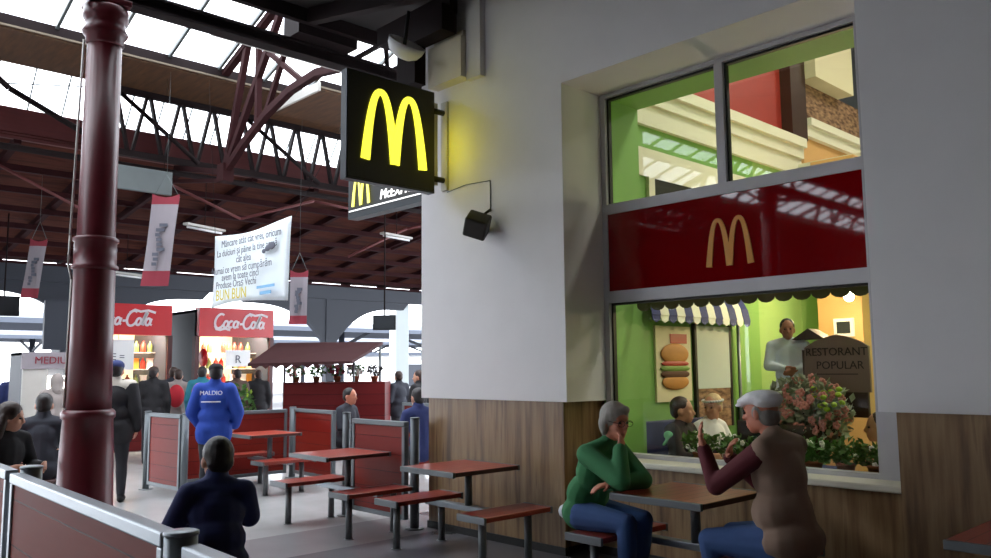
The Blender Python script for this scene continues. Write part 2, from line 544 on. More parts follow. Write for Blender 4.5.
struct('wall_front_lower', w, 'clad')
struct('baseboard_front', MB().box(-6.97, -5.02, 5.575, 5.62, 0, 0.07).box(-2.14, 5.99, 5.575, 5.62, 0, 0.07).box(-5.03, -2.13, 5.885, 5.9, 0, 0.07), 'black')
struct('trim_sill', MB().box(-5.03, -2.134, 5.85, 6.17, 0.79, 0.84, 0.012), 'cornice')
struct('wall_side', MB().box(-7.0, -6.9, 6.17, 14, 0, 7.1), 'plaster')
struct('wall_right', MB().box(6.0, 6.15, -28, 6.17, 0, 3.02).box(6.9, 7.05, 6.2, 14, 0, 7.1), 'clad')
struct('wall_rear_blocker', MB().box(-8.6, 6.15, -28.15, -28.0, 0.0, 3.0).box(-24, -8.6, -30.2, -30.05, 0, 6.2), 'clad')  # unseen end walls added to cut daylight on the facade

win = thing('window_1', None, None, (-3.7, 6.17, 0.84))
win['kind'] = 'structure'
f = MB()
for b_ in ((-4.96, -4.90, 0.84, 4.30), (-2.48, -2.236, 0.84, 4.30)):
    f.box(b_[0], b_[1], 6.12, 6.22, b_[2], b_[3])
for b_ in ((-4.90, -2.48, 4.262, 4.30), (-4.90, -2.48, 3.112, 3.21), (-4.90, -2.48, 2.262, 2.372), (-4.90, -2.48, 0.84, 0.875), ):
    f.box(b_[0], b_[1], 6.12, 6.22, b_[2], b_[3])
f.box(-3.69, -3.61, 6.12, 6.22, 3.21, 4.262)
f.build('window_frame', 'alu', win)
g = MB()
for x0, x1, z0, z1 in ((-4.90, -3.69, 3.21, 4.262), (-3.61, -2.48, 3.21, 4.262), (-4.90, -2.48, 0.875, 2.262)):
    g.box(x0, x0 + 0.018, 6.155, 6.2, z0, z1).box(x0 + 0.018, x1, 6.155, 6.2, z1 - 0.02, z1)
g.build('gasket', 'seal', win)
for x0, x1, z0, z1 in ((-4.88, -3.69, 3.21, 4.242), (-3.59, -2.48, 3.21, 4.242), (-4.88, -2.48, 0.875, 2.242)):
    MB().quad((x0, 6.185, z0), (x1, 6.185, z0), (x1, 6.185, z1), (x0, 6.185, z1)).build('pane', 'glass', win)

# ------------------------------------------------------------------ restaurant interior shell
struct('wall_inner_reveal', MB().box(-5.1, -4.9, 6.22, 6.65, 0, 4.262).box(-5.1, -2.2, 6.22, 6.65, 4.262, 7.0).box(-2.44, -2.2, 6.22, 6.65, 0, 4.262).box(-4.9, -2.44, 6.22, 6.65, 0, 0.80)
       .box(-2.2, 6.9, 6.22, 6.65, 0, 7.0).box(-6.9, -5.1, 6.22, 6.65, 0, 7.0), 'greenwall')
struct('wall_left', MB().box(-5.15, -5.0, 6.65, 9.1, 0, 4.16), 'greenwall')
struct('wall_left_inner', MB().box(-5.15, -5.0, 9.1, 10.3, 0, 4.16), 'green_lit')
struct('wall_back', MB().box(-5.0, -4.55, 10.2, 10.3, 0, 4.2), 'green_lit')
struct('wall_back_pier', MB().box(-4.62, -4.08, 9.85, 10.2, 0, 4.2), 'orangewall')
struct('wall_back_right', MB().box(-4.55, 6.9, 10.2, 10.3, 0, 4.2), 'green_lit')
struct('ceiling_mezzanine', MB().box(-5.0, 6.9, 10.2, 14, 4.2, 4.3), 'cornice')
struct('wall_left_upper', MB().box(-5.2, -5.05, 6.65, 10.05, 4.5, 7.0), 'redwall')
struct('trim_cornice', MB().box(-5.15, -4.86, 6.65, 10.3, 4.52, 4.64).box(-5.15, -4.91, 6.65, 10.3, 4.38, 4.52).box(-5.15, -4.95, 6.65, 10.3, 4.16, 4.38), 'cornice')
struct('trim_frieze', MB().box(-5.0, -4.97, 6.65, 9.6, 3.62, 3.92), 'cornice')
struct('trim_pilaster', MB().box(-5.15, -4.9, 10.0, 10.42, 4.64, 7.0), 'darkwood')
struct('wall_upper_block', MB().box(-5.2, -4.97, 10.42, 13.9, 4.3, 4.72), 'orangewall')
struct('trim_upper_cornice', MB().box(-5.2, -4.84, 10.42, 13.0, 4.86, 4.96).box(-5.2, -4.9, 10.42, 13.0, 4.72, 4.86), 'cornice')
struct('wall_upper_stone', MB().box(-5.2, -4.98, 10.42, 12.9, 4.96, 5.5), 'brick')
struct('wall_upper_beige', MB().box(-5.2, -4.75, 10.42, 11.6, 5.5, 7.0), 'beigewall')
struct('wall_upper_pale', MB().box(-5.2, -5.0, 11.6, 13.9, 5.5, 7.0).box(-5.0, 6.9, 13.9, 14.0, 4.3, 7.0), 'bluegrey')
struct('ceiling_inner', MB().box(-6.9, 7.0, 6.2, 14.0, 7.0, 7.1), 'plaster')
dw = thing('door_1', None, None, (-5.0, 8.5, 2.9))
dw['kind'] = 'structure'
MB().box(-5.0, -4.96, 6.9, 7.0, 3.0, 3.62).box(-5.0, -4.96, 8.9, 9.0, 3.0, 3.62).build('frame', 'cornice', dw)
MB().box(-4.995, -4.98, 7.0, 8.9, 2.95, 3.62).build('dark_glass', 'seal', dw)

# ------------------------------------------------------------------ hall roof
Y0, Y1 = -30.0, 30.0
ceil = MB()
ceil.quad((-24.3, Y0, 4.62), (-24.3, Y1, 4.62), (-15.95, Y1, 5.80), (-15.95, Y0, 5.80))
ceil.quad((-24.3, Y0, 4.67), (-15.95, Y0, 5.85), (-15.95, Y1, 5.85), (-24.3, Y1, 4.67))
cl = struct('ceiling_far', ceil, 'roofwood')
k = 0
y = Y0 + 0.6
while y < Y1:
    MB().obox((-24.2, y, 4.56), (-16.0, y, 5.74), 0.12, 0.14).build('rafter', 'iron2', cl)
    y += 1.5
    k += 1
for i, x in enumerate((-23.0, -21.8, -20.6, -19.4, -18.2, -17.0)):
    z = 4.62 + (x + 24.3) * 0.1413
    MB().box(x - 0.05, x + 0.05, Y0, Y1, z - 0.26, z - 0.14).build('purlin', 'iron2', cl)
struct('ceiling_plank', MB().box(-16.06, -15.98, Y0, Y1, 5.74, 6.30), 'redplank')
struct('ceiling_soffit', MB().box(-15.5, -13.94, Y0, Y1, 6.92, 6.98), 'soffit')
struct('ceiling_walkway', MB().box(-14.2, -12.42, 7.5, 14.0, 6.62, 6.68), 'soffit')
struct('trim_gutter', MB().box(-13.96, -13.91, Y0, Y1, 6.955, 6.985).box(-12.44, -12.40, 7.5, 14.0, 6.66, 6.69), 'tan_edge')
struct('trim_gutter_edge', MB().box(-13.96, -13.92, Y0, Y1, 6.985, 7.15).box(-12.44, -12.40, 7.5, 14.0, 6.69, 6.8), 'girder')
struct('trim_walkway_end', MB().box(-14.2, -12.40, 7.45, 7.5, 6.60, 6.76), 'duct')
# lower skylight
sk = thing('window_2', None, None, (-15.75, 0, 6.3))
sk['kind'] = 'structure'
MB().quad((-15.98, Y0, 6.30), (-15.98, Y1, 6.30), (-15.5, Y1, 6.93), (-15.5, Y0, 6.93)).build('pane', 'skyglass', sk)
b_ = MB()
y = Y0 + 0.12
while y < Y1:
    b_.obox((-15.98, y, 6.30), (-15.5, y, 6.93), 0.022, 0.03, (1, 0, 0))
    y += 0.56
b_.build('glazing_bars', 'grey_steel', sk)
# upper skylight
sk = thing('window_3', None, None, (-11, 0, 7.15))
sk['kind'] = 'structure'
for a_, c_ in ((Y0, -0.3), (-0.3, Y1)):
    MB().quad((-13.94, a_, 7.15), (-13.94, c_, 7.15), (-7.6, c_, 9.3), (-7.6, a_, 9.3)).build('pane', 'skyglass', sk)
b_ = MB()
y = Y0 + 0.3
while y < Y1:
    b_.obox((-13.94, y, 7.13), (-7.6, y, 9.28), 0.05, 0.07)
    y += 0.90
b_.build('glazing_bars', 'grey_steel', sk)
# dark deck over the seating area, its unseen slope shaped to darken the upper facade
dk = MB()
for xa, xb, ye in ((-8.6, -7.05, Y1), (-7.05, -4.9, 6.17), (-4.9, -1.4, 6.17), (-1.4, 6.3, 6.17)):
    dk.prism([(xa, dz(xa) + 0.005), (xb, dz(xb) + 0.005), (xb, dz(xb) + 0.1), (xa, dz(xa) + 0.1)], (0, Y0, 0), (1, 0, 0), (0, 0, 1), ye - Y0)
dk = struct('ceiling_near', dk, 'deckwood')
y = -27.0
while y < 5.4:
    j_ = MB()
    for xa, xb in ((-8.5, -4.9), (-4.9, -1.4), (-1.4, 5.9)):
        j_.obox((xa, y, dz(xa) - 0.09), (xb, y, dz(xb) - 0.09), 0.12, 0.18)
    j_.build('joist', 'girder', dk)
    y += 1.6
MB().box(-8.62, -8.54, Y0, Y1, 5.88, 6.18).build('fascia_board', 'girder', dk)
struct('ceiling_sky_blocker', MB().box(-7.7, 7.1, Y0, 6.2, 9.22, 9.3).box(-7.7, -7.6, Y0, Y1, 6.16, 9.3), 'deckwood')  # unseen cover added to block sky above the deck

def steel_beam(name, label, boxes, m, cat='beam', group=None):
    mb = MB()
    for q in boxes:
        mb.box(*q)
    x0, x1, y0, y1, z0, z1 = boxes[0]
    o = mb.build(name, m, None, loc=((x0 + x1) / 2, 5.0, z0))
    return tag(o, label, cat, group)

bm_ = thing('roof_beam', 'long dark steel roof beam carried on the round red column', 'beam', (-8.95, 2.8, 5.53))
MB().box(-9.01, -8.89, Y0, Y1, 5.62, 5.76).box(-9.05, -8.85, Y0, Y1, 5.60, 5.63).box(-9.05, -8.85, Y0, Y1, 5.74, 5.77).build('girder_web', 'girder', bm_)
MB().box(-9.22, -9.06, 4.05, 20.0, 5.66, 5.75).build('cable_duct', 'duct', bm_)
for y0, n in ((5.9, 9),):
    for i in range(n):
        a = y0 + i * 0.62
        MB().obox((-8.95, a, 5.76), (-8.64, a + 0.28, 5.98), 0.06, 0.05).build('web_strut', 'girder', bm_)
        MB().obox((-8.95, a + 0.56, 5.76), (-8.64, a + 0.30, 5.98), 0.06, 0.05).build('web_strut', 'girder', bm_)
MB().box(-9.0, -8.63, 4.9, 5.75, 5.77, 6.1).build('gusset', 'girder', bm_)
t = tag(MB().box(-7.55, -6.25, 5.30, 5.40, 5.36, 5.57).box(-7.0, -6.26, 5.2, 5.40, 5.14, 5.42).box(-7.1, -6.78, 5.25, 5.40, 4.72, 5.16).build('bearing_beam', 'girder', None, loc=(-7.6, 5.4, 5.24)), 'dark riveted bearing beam running into the top of the white pilaster', 'beam')

eb = thing('eave_beam', 'dark beam along the far eave above the bright platform', 'beam', (-24, 10, 4.05))
MB().box(-24.15, -23.85, Y0, Y1, 4.05, 4.50).build('girder_web', 'bluegrey', eb)
MB().box(-24.25, -23.75, Y0, Y1, 4.48, 4.54).build('flange', 'iron2', eb)
# eave posts with curved spandrels
def eave_post(label, y):
    t = thing('eave_post', label, 'column', (-24, y, 0), 0, 'arched posts under the far eave')
    MB().box(-24.13, -23.87, y - 0.17, y + 0.17, 0, 4.045).box(-24.2, -23.8, y - 0.24, y + 0.24, 0, 0.35).build('post', 'bluegrey', t)
    for s in (-1, 1):
        poly = [(0.17 * 1, 2.5)]
        for i in range(13):
            a = i / 12
            poly.append((0.17 + 2.9 * (a ** 1.0) , 2.5 + 1.3 * (1 - (1 - a) ** 3.2)))
        poly += [(3.3, 4.045), (0.17, 4.045)]
        if s == 1:
            MB().prism(poly, (-23.9, y, 0), (0, 1, 0), (0, 0, 1), 0.2).build('spandrel', 'bluegrey', t)
        else:
            MB().prism([(-p[0], p[1]) for p in poly][::-1], (-23.9, y, 0), (0, 1, 0), (0, 0, 1), 0.2).build('spandrel', 'bluegrey', t)
    return t
p0 = eave_post('arched grey eave post rising behind the flower stall', 14.95)
for y, lb in ((7.45, 'arched grey eave post standing behind the red column'), (22.45, 'arched grey eave post hidden behind the white pilaster')):
    dup(p0, (-24, y, 0), label=lb)

struct('wall_far_blocker', MB().box(-24.4, -24.2, -30.0, -18.0, 0, 4.04), 'clad')  # unseen wall added to block the bright opening mirrored in the window
# longitudinal web girders under the walkway, one per bay
def web_girder():
    t = thing('web_girder', 'steel web girder', 'girder', (-15.45, 5.0, 5.7), 0, 'web girders under the roof walkway')
    MB().box(-15.5, -15.4, 5.0, 12.5, 5.62, 5.74).build('bottom_chord', 'girder', t)
    MB().box(-15.5, -15.4, 5.0, 12.5, 6.80, 6.915).build('top_chord', 'girder', t)
    for i in range(12):
        a = 5.0 + i * 0.625
        MB().obox((-15.45, a + 0.03, 6.85), (-15.45, a + 0.28, 5.70), 0.05, 0.10, (1, 0, 0)).build('web_strut', 'girder', t)
        MB().obox((-15.45, a + 0.60, 6.85), (-15.45, a + 0.35, 5.70), 0.05, 0.10, (1, 0, 0)).build('web_strut', 'girder', t)
    return t
wg = web_girder()
wg['label'] = 'zigzag web girder in front of the skylight, right of the red column'
for y, lb in ((12.5, 'zigzag web girder in the next bay, behind the lit yellow arch sign'), (-10.0, 'zigzag web girder out of frame, mirrored in the red fascia'), (-17.5, 'zigzag web girder out of frame, second mirrored in the red fascia'), (-25.0, 'zigzag web girder out of frame, third mirrored in the red fascia')):
    dup(wg, (-15.45, y, 5.7), label=lb)

# cross bracing rods in the left bay
def rod(name, label, pts, r, m, cat='brace', group=None):
    o = MB().tube(pts, r).build(name, m, None, loc=pts[0])
    return tag(o, label, cat, group)
rod('diagonal_brace', 'thick dark diagonal brace crossing the skylight at the far left', [(-15.42, 2.75, 6.90), (-15.42, 3.3, 6.45), (-15.42, 5.02, 5.68)], 0.055, 'girder', group='diagonal roof braces')
rod('diagonal_brace', 'dark diagonal brace crossing the skylight just right of the column', [(-15.38, 5.0, 6.84), (-15.38, 6.6, 5.7)], 0.045, 'girder', group='diagonal roof braces')
rod('diagonal_brace', 'dark diagonal brace crossing the skylight left of the yellow arch sign', [(-15.38, 7.5, 6.84), (-15.38, 9.3, 5.7)], 0.045, 'girder', group='diagonal roof braces')
rod('tie_rod', 'thin tie rod across the left skylight', [(-15.72, 3.2, 6.6), (-15.46, 5.2, 6.9)], 0.012, 'girder')

# transverse trusses
def truss(label, y):
    t = thing('roof_truss', label, 'truss', (-13.8, y, 5.2), 0, 'cross trusses of the hall roof')
    def st(name, pts, w_=0.11, h_=0.11):
        m_ = MB()
        for a, b in zip(pts, pts[1:]):
            m_.obox((a[0], y, a[1]), (b[0], y, b[1]), w_, h_, (0, 1, 0))
        m_.build(name, 'iron2', t)
    st('arched_chord', [(-13.8, 5.2), (-13.1, 5.58), (-12.3, 5.92), (-11.5, 6.13), (-10.7, 6.19), (-9.94, 6.08), (-9.0, 5.72)], 0.12, 0.11)
    st('strut', [(-13.75, 5.25), (-12.3, 7.03), (-11.85, 7.6)], 0.11, 0.1)
    st('strut', [(-13.78, 5.25), (-13.3, 6.6), (-13.05, 7.3)], 0.11, 0.1)
    st('strut', [(-12.6, 5.8), (-12.62, 7.3)], 0.09, 0.09)
    st('strut', [(-12.3, 5.95), (-11.0, 7.9)], 0.08, 0.08)
    st('strut', [(-11.1, 6.15), (-12.3, 7.0)], 0.08, 0.08)
    st('strut', [(-10.4, 6.15), (-9.9, 8.3)], 0.09, 0.09)
    MB().obox((-13.9, y, 7.06), (-8.0, y, 9.05), 0.1, 0.13, (0, 1, 0)).build('top_chord', 'iron2', t)
    st('bottom_tie', [(-13.8, 5.2), (-15.98, 5.68)], 0.1, 0.12)
    MB().box(-13.92, -13.66, y - 0.1, y + 0.1, 5.02, 5.34).build('bracket', 'iron2', t)
    st('knee_brace', [(-13.8, 5.05), (-16.2, 5.45), (-19.0, 5.1)], 0.07, 0.08)
    return t
tr = truss('branching red brown roof truss left of the yellow arch sign', 6.41)
for y, lb in ((-1.09, 'red brown roof truss just outside the left edge'), (13.91, 'red brown roof truss beyond, behind the yellow arch sign'), (-8.59, 'red brown roof truss out of frame, nearest behind the viewer'), (-16.09, 'red brown roof truss out of frame, second behind the viewer')):
    dup(tr, (-13.8, y, 5.2), label=lb)
rod('wall_conduit', 'pale conduit slanting under the roof boards, left of the column', [(-16.2, 3.0, 5.45), (-17.0, 5.6, 4.55)], 0.03, 'redplank', 'conduit', 'pale conduits under the roof boards')
rod('wall_conduit', 'pale conduit slanting under the roof boards between the banners', [(-15.6, 6.0, 5.3), (-15.6, 7.6, 4.75), (-15.6, 9.3, 5.35), (-15.6, 10.2, 5.3)], 0.03, 'redplank', 'conduit', 'pale conduits under the roof boards')
rod('wall_conduit', 'pale conduit zigzagging below the small lit express sign', [(-16.2, 10.6, 4.3), (-16.2, 12.3, 5.15), (-16.2, 13.6, 5.5), (-16.2, 14.6, 5.1)], 0.035, 'redplank', 'conduit', 'pale conduits under the roof boards')
rod('pipe', 'grey pipe running along under the red plank', [(-15.85, -20, 5.55), (-15.85, 28, 5.55)], 0.06, 'girder', 'pipe')
for (x, y, z, rz, lb) in ((-15.8, 6.95, 4.5, 0.35, 'tube lamp hanging just right of the narrow banner'), (-15.4, 11.4, 4.75, 0.2, 'tube lamp hanging below the small express sign'), (-20.5, 7.1, 4.0, 0.4, 'far tube lamp hanging just right of the red column')):
    t = thing('tube_lamp', lb, 'lamp', (x, y, z), rz, 'tube lamps under the far roof')
    MB().box(-0.07, 0.07, -0.5, 0.5, 0, 0.05, 0.01).build('housing', 'duct', t, rel=False)
    MB().cyl((0, -0.45, -0.03), (0, 0.45, -0.03), 0.022).build('tube', 'white', t, rel=False)
    MB().cyl((0, 0, 0.05), (0, 0, 1.0), 0.008).build('hanger', 'girder', t, rel=False)

# ------------------------------------------------------------------ cast iron column
def column(label, x, y):
    t = thing('iron_column', label, 'column', (x, y, 0), 0, 'cast iron columns')
    c = (x, y, 0)
    MB().box(x - 0.34, x + 0.34, y - 0.34, y + 0.34, 0, 0.12, 0.02).lathe([(0.30, 0.12), (0.30, 0.22), (0.265, 0.3), (0.25, 0.9), (0.235, 1.18), (0.255, 1.2), (0.255, 1.25), (0.23, 1.28)], c).build('base', 'iron', t)
    MB().lathe([(0.215, 1.26), (0.205, 2.0), (0.2, 2.74), (0.185, 3.02), (0.17, 5.2)], c).build('shaft', 'iron', t)
    MB().lathe([(0.2, 2.70), (0.225, 2.715), (0.225, 2.745), (0.205, 2.76), (0.203, 2.99), (0.222, 3.0), (0.222, 3.03), (0.19, 3.045)], c).build('band', 'iron', t)
    MB().lathe([(0.17, 5.1), (0.19, 5.13), (0.19, 5.19), (0.215, 5.22), (0.23, 5.25), (0.2, 5.30), (0.2, 5.36), (0.225, 5.40), (0.225, 5.50), (0.2, 5.53)], c).box(x - 0.2, x + 0.2, y - 0.2, y + 0.2, 5.53, 5.60, 0.01).build('capital', 'iron', t)
    MB().tube([(x - 0.06, y - 0.215, 1.3), (x - 0.06, y - 0.2, 2.6), (x - 0.07, y - 0.235, 2.75), (x - 0.07, y - 0.23, 3.05), (x - 0.06, y - 0.19, 5.15)], 0.012).build('cable', 'duct', t)
    return t
col = column('thick dark red cast iron column in front at the left', -8.98, 2.79)
dup(col, (-8.98, -4.7, 0), label='red cast iron column out of frame to the left')
dup(col, (-8.98, 10.3, 0), label='red cast iron column hidden behind the white pilaster')
# ------------------------------------------------------------------ signs
def arch_pts():
    """centre lines of the two arches in a unit box, legs down"""
    def one(cx, a):
        pts, wd = [], []
        n = 26
        for i in range(n + 1):
            th = PI * i / n
            q = -math.cos(th)
            pts.append((cx + a * q, 0.94 * (1 - abs(q) ** 2.5)))
            wd.append(0.076 + 0.046 * abs(q) ** 2)
        return pts, wd
    return one(0.285, 0.212), one(0.715, 0.212)
def arches(o, u, v, wid, hei, depth, name, m, parent, off=0.004):
    mb = MB()
    U, V = Vector(u), Vector(v)
    for i, (pts, wd) in enumerate(arch_pts()):
        mb.ribbon([(p[0] * wid, p[1] * hei) for p in pts], [q * wid for q in wd], o, U, V, depth, off + i * 0.0012)
    return mb.build(name, m, parent)

# blade sign
t = thing('blade_sign', 'square black blade sign with a lit yellow M of arches, hung from the white pilaster', 'sign', (-6.62, 5.0, 3.5))
MB().box(-6.73, -6.63, 4.30, 5.40, 3.50, 4.60).build('case', 'signcase', t)
MB().box(-6.63, -6.62, 4.315, 5.39, 3.515, 4.585).build('face', 'blade', t)
arches((-6.615, 4.45, 3.72), (0, 1, 0), (0, 0, 1), 0.84, 0.76, 0.02, 'lit_arches', 'arch_glow', t, 0.012)
MB().box(-6.74, -6.66, 5.40, 5.47, 3.6, 4.5).box(-6.68, -6.58, 5.53, 5.56, 3.55, 4.52).build('wall_bracket', 'duct', t)
for z in (3.66, 4.40):
    MB().cyl((-6.64, 5.40, z), (-6.64, 5.55, z), 0.03).build('bolt', 'black', t)
ax = bpy.data.lights.new('sign_glow', 'AREA'); ax.energy = 0.2; ax.color = (1.0, 0.88, 0.0); ax.shape = 'RECTANGLE'; ax.size = 0.06; ax.size_y = 0.9
lo = bpy.data.objects.new('sign_glow', ax); COL.objects.link(lo)
lo.location = (-6.57, 5.22, 4.08); lo.rotation_euler = Vector((0.45, 1, 0)).to_track_quat('-Z', 'Z').to_euler()
lo.parent = t; lo.location = Vector(lo.location) - Vector(t.location)

# express sign on the building's side
t = thing('express_sign', 'smaller black lit sign with yellow arches and white express lettering below the blade sign', 'sign', (-7.8, 5.68, 3.5))
MB().box(-8.60, -7.02, 5.62, 5.76, 3.52, 4.05).build('case', 'signcase', t)
MB().box(-8.56, -7.05, 5.612, 5.62, 3.60, 4.03).build('face', 'blade', t)
MB().box(-8.57, -7.04, 5.608, 5.614, 3.605, 3.62).build('edge_strip', 'letter_glow', t)
arches((-8.50, 5.60, 3.66), (1, 0, 0), (0, 0, 1), 0.40, 0.36, 0.01, 'lit_arches', 'letter_glow2', t)
MB().text('McEXPRESS', 0.165, (-7.50, 5.605, 3.715), (1, 0, 0), (0, 0, 1), 0.012, shear=0.2).build('lettering', 'letter_glow', t)

# red fascia sign in the window
t = thing('fascia_sign', 'glossy dark red fascia panel with amber arches between the upper and lower panes', 'sign', (-3.7, 6.17, 2.37))
MB().box(-4.90, -2.48, 6.135, 6.2, 2.372, 3.112).build('panel', 'redpanel', t)
arches((-3.845, 6.13, 2.50), (1, 0, 0), (0, 0, 1), 0.46, 0.42, 0.02, 'arches', 'gold', t)

# wall speaker on its wire
t = thing('wall_speaker', 'dark cube shaped wall speaker hanging on the white pilaster', 'speaker', (-5.96, 5.40, 2.95))
s_ = MB().box(-0.115, 0.115, -0.1, 0.1, -0.105, 0.105, 0.02)
bmesh.ops.rotate(s_.bm, verts=s_.bm.verts, matrix=Matrix.Rotation(R(24), 3, 'Y') @ Matrix.Rotation(R(38), 3, 'Z') @ Matrix.Rotation(R(25), 3, 'X'))
bmesh.ops.translate(s_.bm, verts=s_.bm.verts, vec=Vector((0, 0, 0.12)))
s_.build('cabinet', 'speaker', t, rel=False)
MB().tube([(-5.94, 5.42, 3.15), (-5.93, 5.55, 3.24)], 0.014).build('bracket', 'black', t)
MB().tube([(-5.93, 5.553, 3.22), (-5.93, 5.553, 3.54), (-6.30, 5.553, 3.56), (-6.6, 5.553, 3.53)], 0.005).build('wire', 'steel_dark', t)

# white horn lamp below the roof
t = thing('horn_lamp', 'white half dome lamp hanging below the dark roof beside the blade sign', 'lamp', (-6.9, 5.20, 5.2))
d_ = MB().lathe([(0.0, 0.0), (0.09, 0.01), (0.155, 0.05), (0.19, 0.11), (0.2, 0.17), (0.18, 0.17), (0.16, 0.1), (0.0, 0.05)], (0, 0, 0), 24)
bmesh.ops.rotate(d_.bm, verts=d_.bm.verts, matrix=Matrix.Rotation(R(38), 3, 'Y'))
d_.build('reflector', 'white', t, rel=False)
MB().cyl((0.05, 0, 0.1), (0.06, 0.05, 0.5), 0.02).build('stem', 'black', t, rel=False)
t.location = (-6.62, 4.95, 4.86)

# ------------------------------------------------------------------ table sets
def table_set(label, x, y, rot=0.0, half=0.59, g='red slatted table sets with grey legs'):
    """local frame: table centred on x=0, front edge towards -y"""
    t = thing('table_set', label, 'table', (x, y, 0), rot, g)
    P = dict(parent=t, rel=False)
    top = MB().box(-0.37, 0.37, -0.37, 0.37, 0.745, 0.78, 0.004).build('tabletop', 'slat_y', **P)
    for s in (-1, 1):
        MB().box(-0.37, 0.37, s * 0.385 - 0.015, s * 0.385 + 0.015, 0.735, 0.782, 0.004).build('edge_trim', 'steel_dark', top, rel=False)
        MB().box(s * 0.3725 - .0025, s * 0.3725 + .0025, -0.37, 0.37, 0.743, 0.778).build('slat_edge', 'slat_side', top, rel=False)
    MB().cyl((0, 0.1, 0.40), (0, 0.1, 0.745), 0.035).box(-0.16, 0.16, -0.05, 0.25, 0.72, 0.745).build('post', 'steel_dark', **P)
    MB().box(-half, half, 0.06, 0.14, 0.37, 0.42, 0.006).build('crossbar', 'steel', **P)
    for s in (-1, 1):
        b = MB().box(s * half - 0.17, s * half + 0.17, -0.38, 0.38, 0.415, 0.455, 0.004).build('bench', 'slat_seat', **P)
        for q in (-1, 1):
            MB().box(s * half - 0.172, s * half + 0.172, q * 0.392 - 0.013, q * 0.392 + 0.013, 0.40, 0.458, 0.004).build('edge_trim', 'steel_dark', b, rel=False)
        for q in (-0.27, 0.27):
            MB().cyl((s * half, q, 0.0), (s * half, q, 0.415), 0.034).cyl((s * half, q, 0), (s * half, q, 0.006), 0.05).build('leg', 'steel_dark', **P)
    return t
t1 = table_set('red slatted table set between the woman in green and the man in the cap', -3.37, 5.02, half=0.62)
t2 = table_set('red slatted table set against the wood clad pilaster', -5.75, 4.98)
dup(t2, (-7.62, 4.91, 0), label='red slatted table set beside the nearest red partition')
dup(t2, (-10.85, 5.72, 0), label='red slatted table set farthest back, right of the person in the blue jacket')
dup(t2, (-1.17, 4.92, 0), label='red slatted table set cut off by the right edge of the photo')
dup(t2, (-9.5, 2.04, 0), rotz=R(0), label='red slatted table set of the two seated people at the left edge')
t = thing('paper_cup', 'white paper cup at the left edge beside the long haired person', 'cup', (-9.25, 2.1, 0.78))
MB().lathe([(0.03, 0), (0.041, 0.105), (0.038, 0.105), (0.028, 0.005)], (0, 0, 0), 18).build('cup', 'white', t, rel=False)
MB().lathe([(0.043, 0.1), (0.043, 0.112), (0.03, 0.118)], (0, 0, 0), 18).build('lid', 'white', t, rel=False)

t = thing('stool', 'grey stool under the person in the hooded top beside the red column', 'stool', (-10.3, 2.72, 0))
MB().lathe([(0.0, 0.43), (0.19, 0.43), (0.2, 0.45), (0.19, 0.47), (0.0, 0.47)], (0, 0, 0), 24).build('seat', 'slat_side', t, rel=False)
MB().cyl((0, 0, 0.02), (0, 0, 0.43), 0.035).lathe([(0.2, 0), (0.2, 0.015), (0.035, 0.03)], (0, 0, 0), 20).build('pedestal', 'steel_dark', t, rel=False)
t = thing('stool', 'grey stool under the seated person in the navy jacket', 'stool', (-4.80, 2.24, 0))
MB().lathe([(0.0, 0.385), (0.19, 0.385), (0.2, 0.405), (0.19, 0.425), (0.0, 0.425)], (0, 0, 0), 24).build('seat', 'slat_side', t, rel=False)
MB().cyl((0, 0, 0.02), (0, 0, 0.385), 0.035).lathe([(0.2, 0), (0.2, 0.015), (0.035, 0.03)], (0, 0, 0), 20).build('pedestal', 'steel_dark', t, rel=False)
# ------------------------------------------------------------------ partitions
def partition(label, a, b, h, board='panel_red', g='red board partitions in grey steel frames'):
    a, b = Vector((a[0], a[1], 0)), Vector((b[0], b[1], 0))
    L = (b - a).length
    t = thing('partition', label, 'partition', a, math.atan2(b.y - a.y, b.x - a.x), g)
    P = dict(parent=t, rel=False)
    st = 'steel' if board == 'panel_near' else 'steel_shaded'
    MB().box(0.05, L - 0.05, -0.018, 0.018, 0.13, h - 0.05).build('board', board, **P)
    MB().box(0.0, L, -0.034, 0.034, h - 0.055, h, 0.008).build('top_rail', st, **P)
    MB().box(0.05, L - 0.05, -0.03, 0.03, 0.08, 0.13, 0.006).build('bottom_rail', st, **P)
    for x in (0.0, L - 0.05):
        MB().box(x, x + 0.05, -0.03, 0.03, 0.08, h - 0.055, 0.006).build('stile', st, **P)
    return t
def post(label, x, y, h, r=0.05):
    st = 'steel' if y < 2 else 'steel_shaded'
    t = thing('partition_post', label, 'post', (x, y, 0), 0, 'round steel partition posts')
    MB().cyl((0, 0, 0.01), (0, 0, h - 0.012), r, seg=24).build('shaft', st, t, rel=False)
    MB().lathe([(r + 0.004, h - 0.014), (r + 0.004, h - 0.004), (r - 0.006, h), (0.004, h + 0.001)], (0, 0, 0), 24).build('cap', st, t, rel=False)
    MB().lathe([(r + 0.05, 0), (r + 0.05, 0.01), (r, 0.014)], (0, 0, 0), 24).build('foot_plate', 'steel_dark', t, rel=False)
    return t
partition('long dusty red partition across the lower left corner', (-5.22, 1.26), (-2.91, 1.19), 1.10, 'panel_near', 'red board partitions in grey steel frames')
partition('dusty red partition piece cut off at the left edge', (-7.6, 1.36), (-5.40, 1.28), 1.10, 'panel_near')
partition('dusty red partition piece starting at the bottom edge beside the seated person in navy', (-2.74, 1.19), (-0.5, 1.12), 1.08, 'panel_near')
post('round steel post at the left edge, its cap catching the light', -5.20, 1.33, 1.135, 0.055)
post('round steel post at the bottom edge below the seated person in navy', -2.82, 1.19, 1.115, 0.055)
partition('red partition panel just right of the red column', (-11.95, 4.55), (-10.98, 4.6), 1.08)
partition('red partition panel behind the farthest table set', (-11.7, 4.92), (-11.7, 6.55), 1.06)
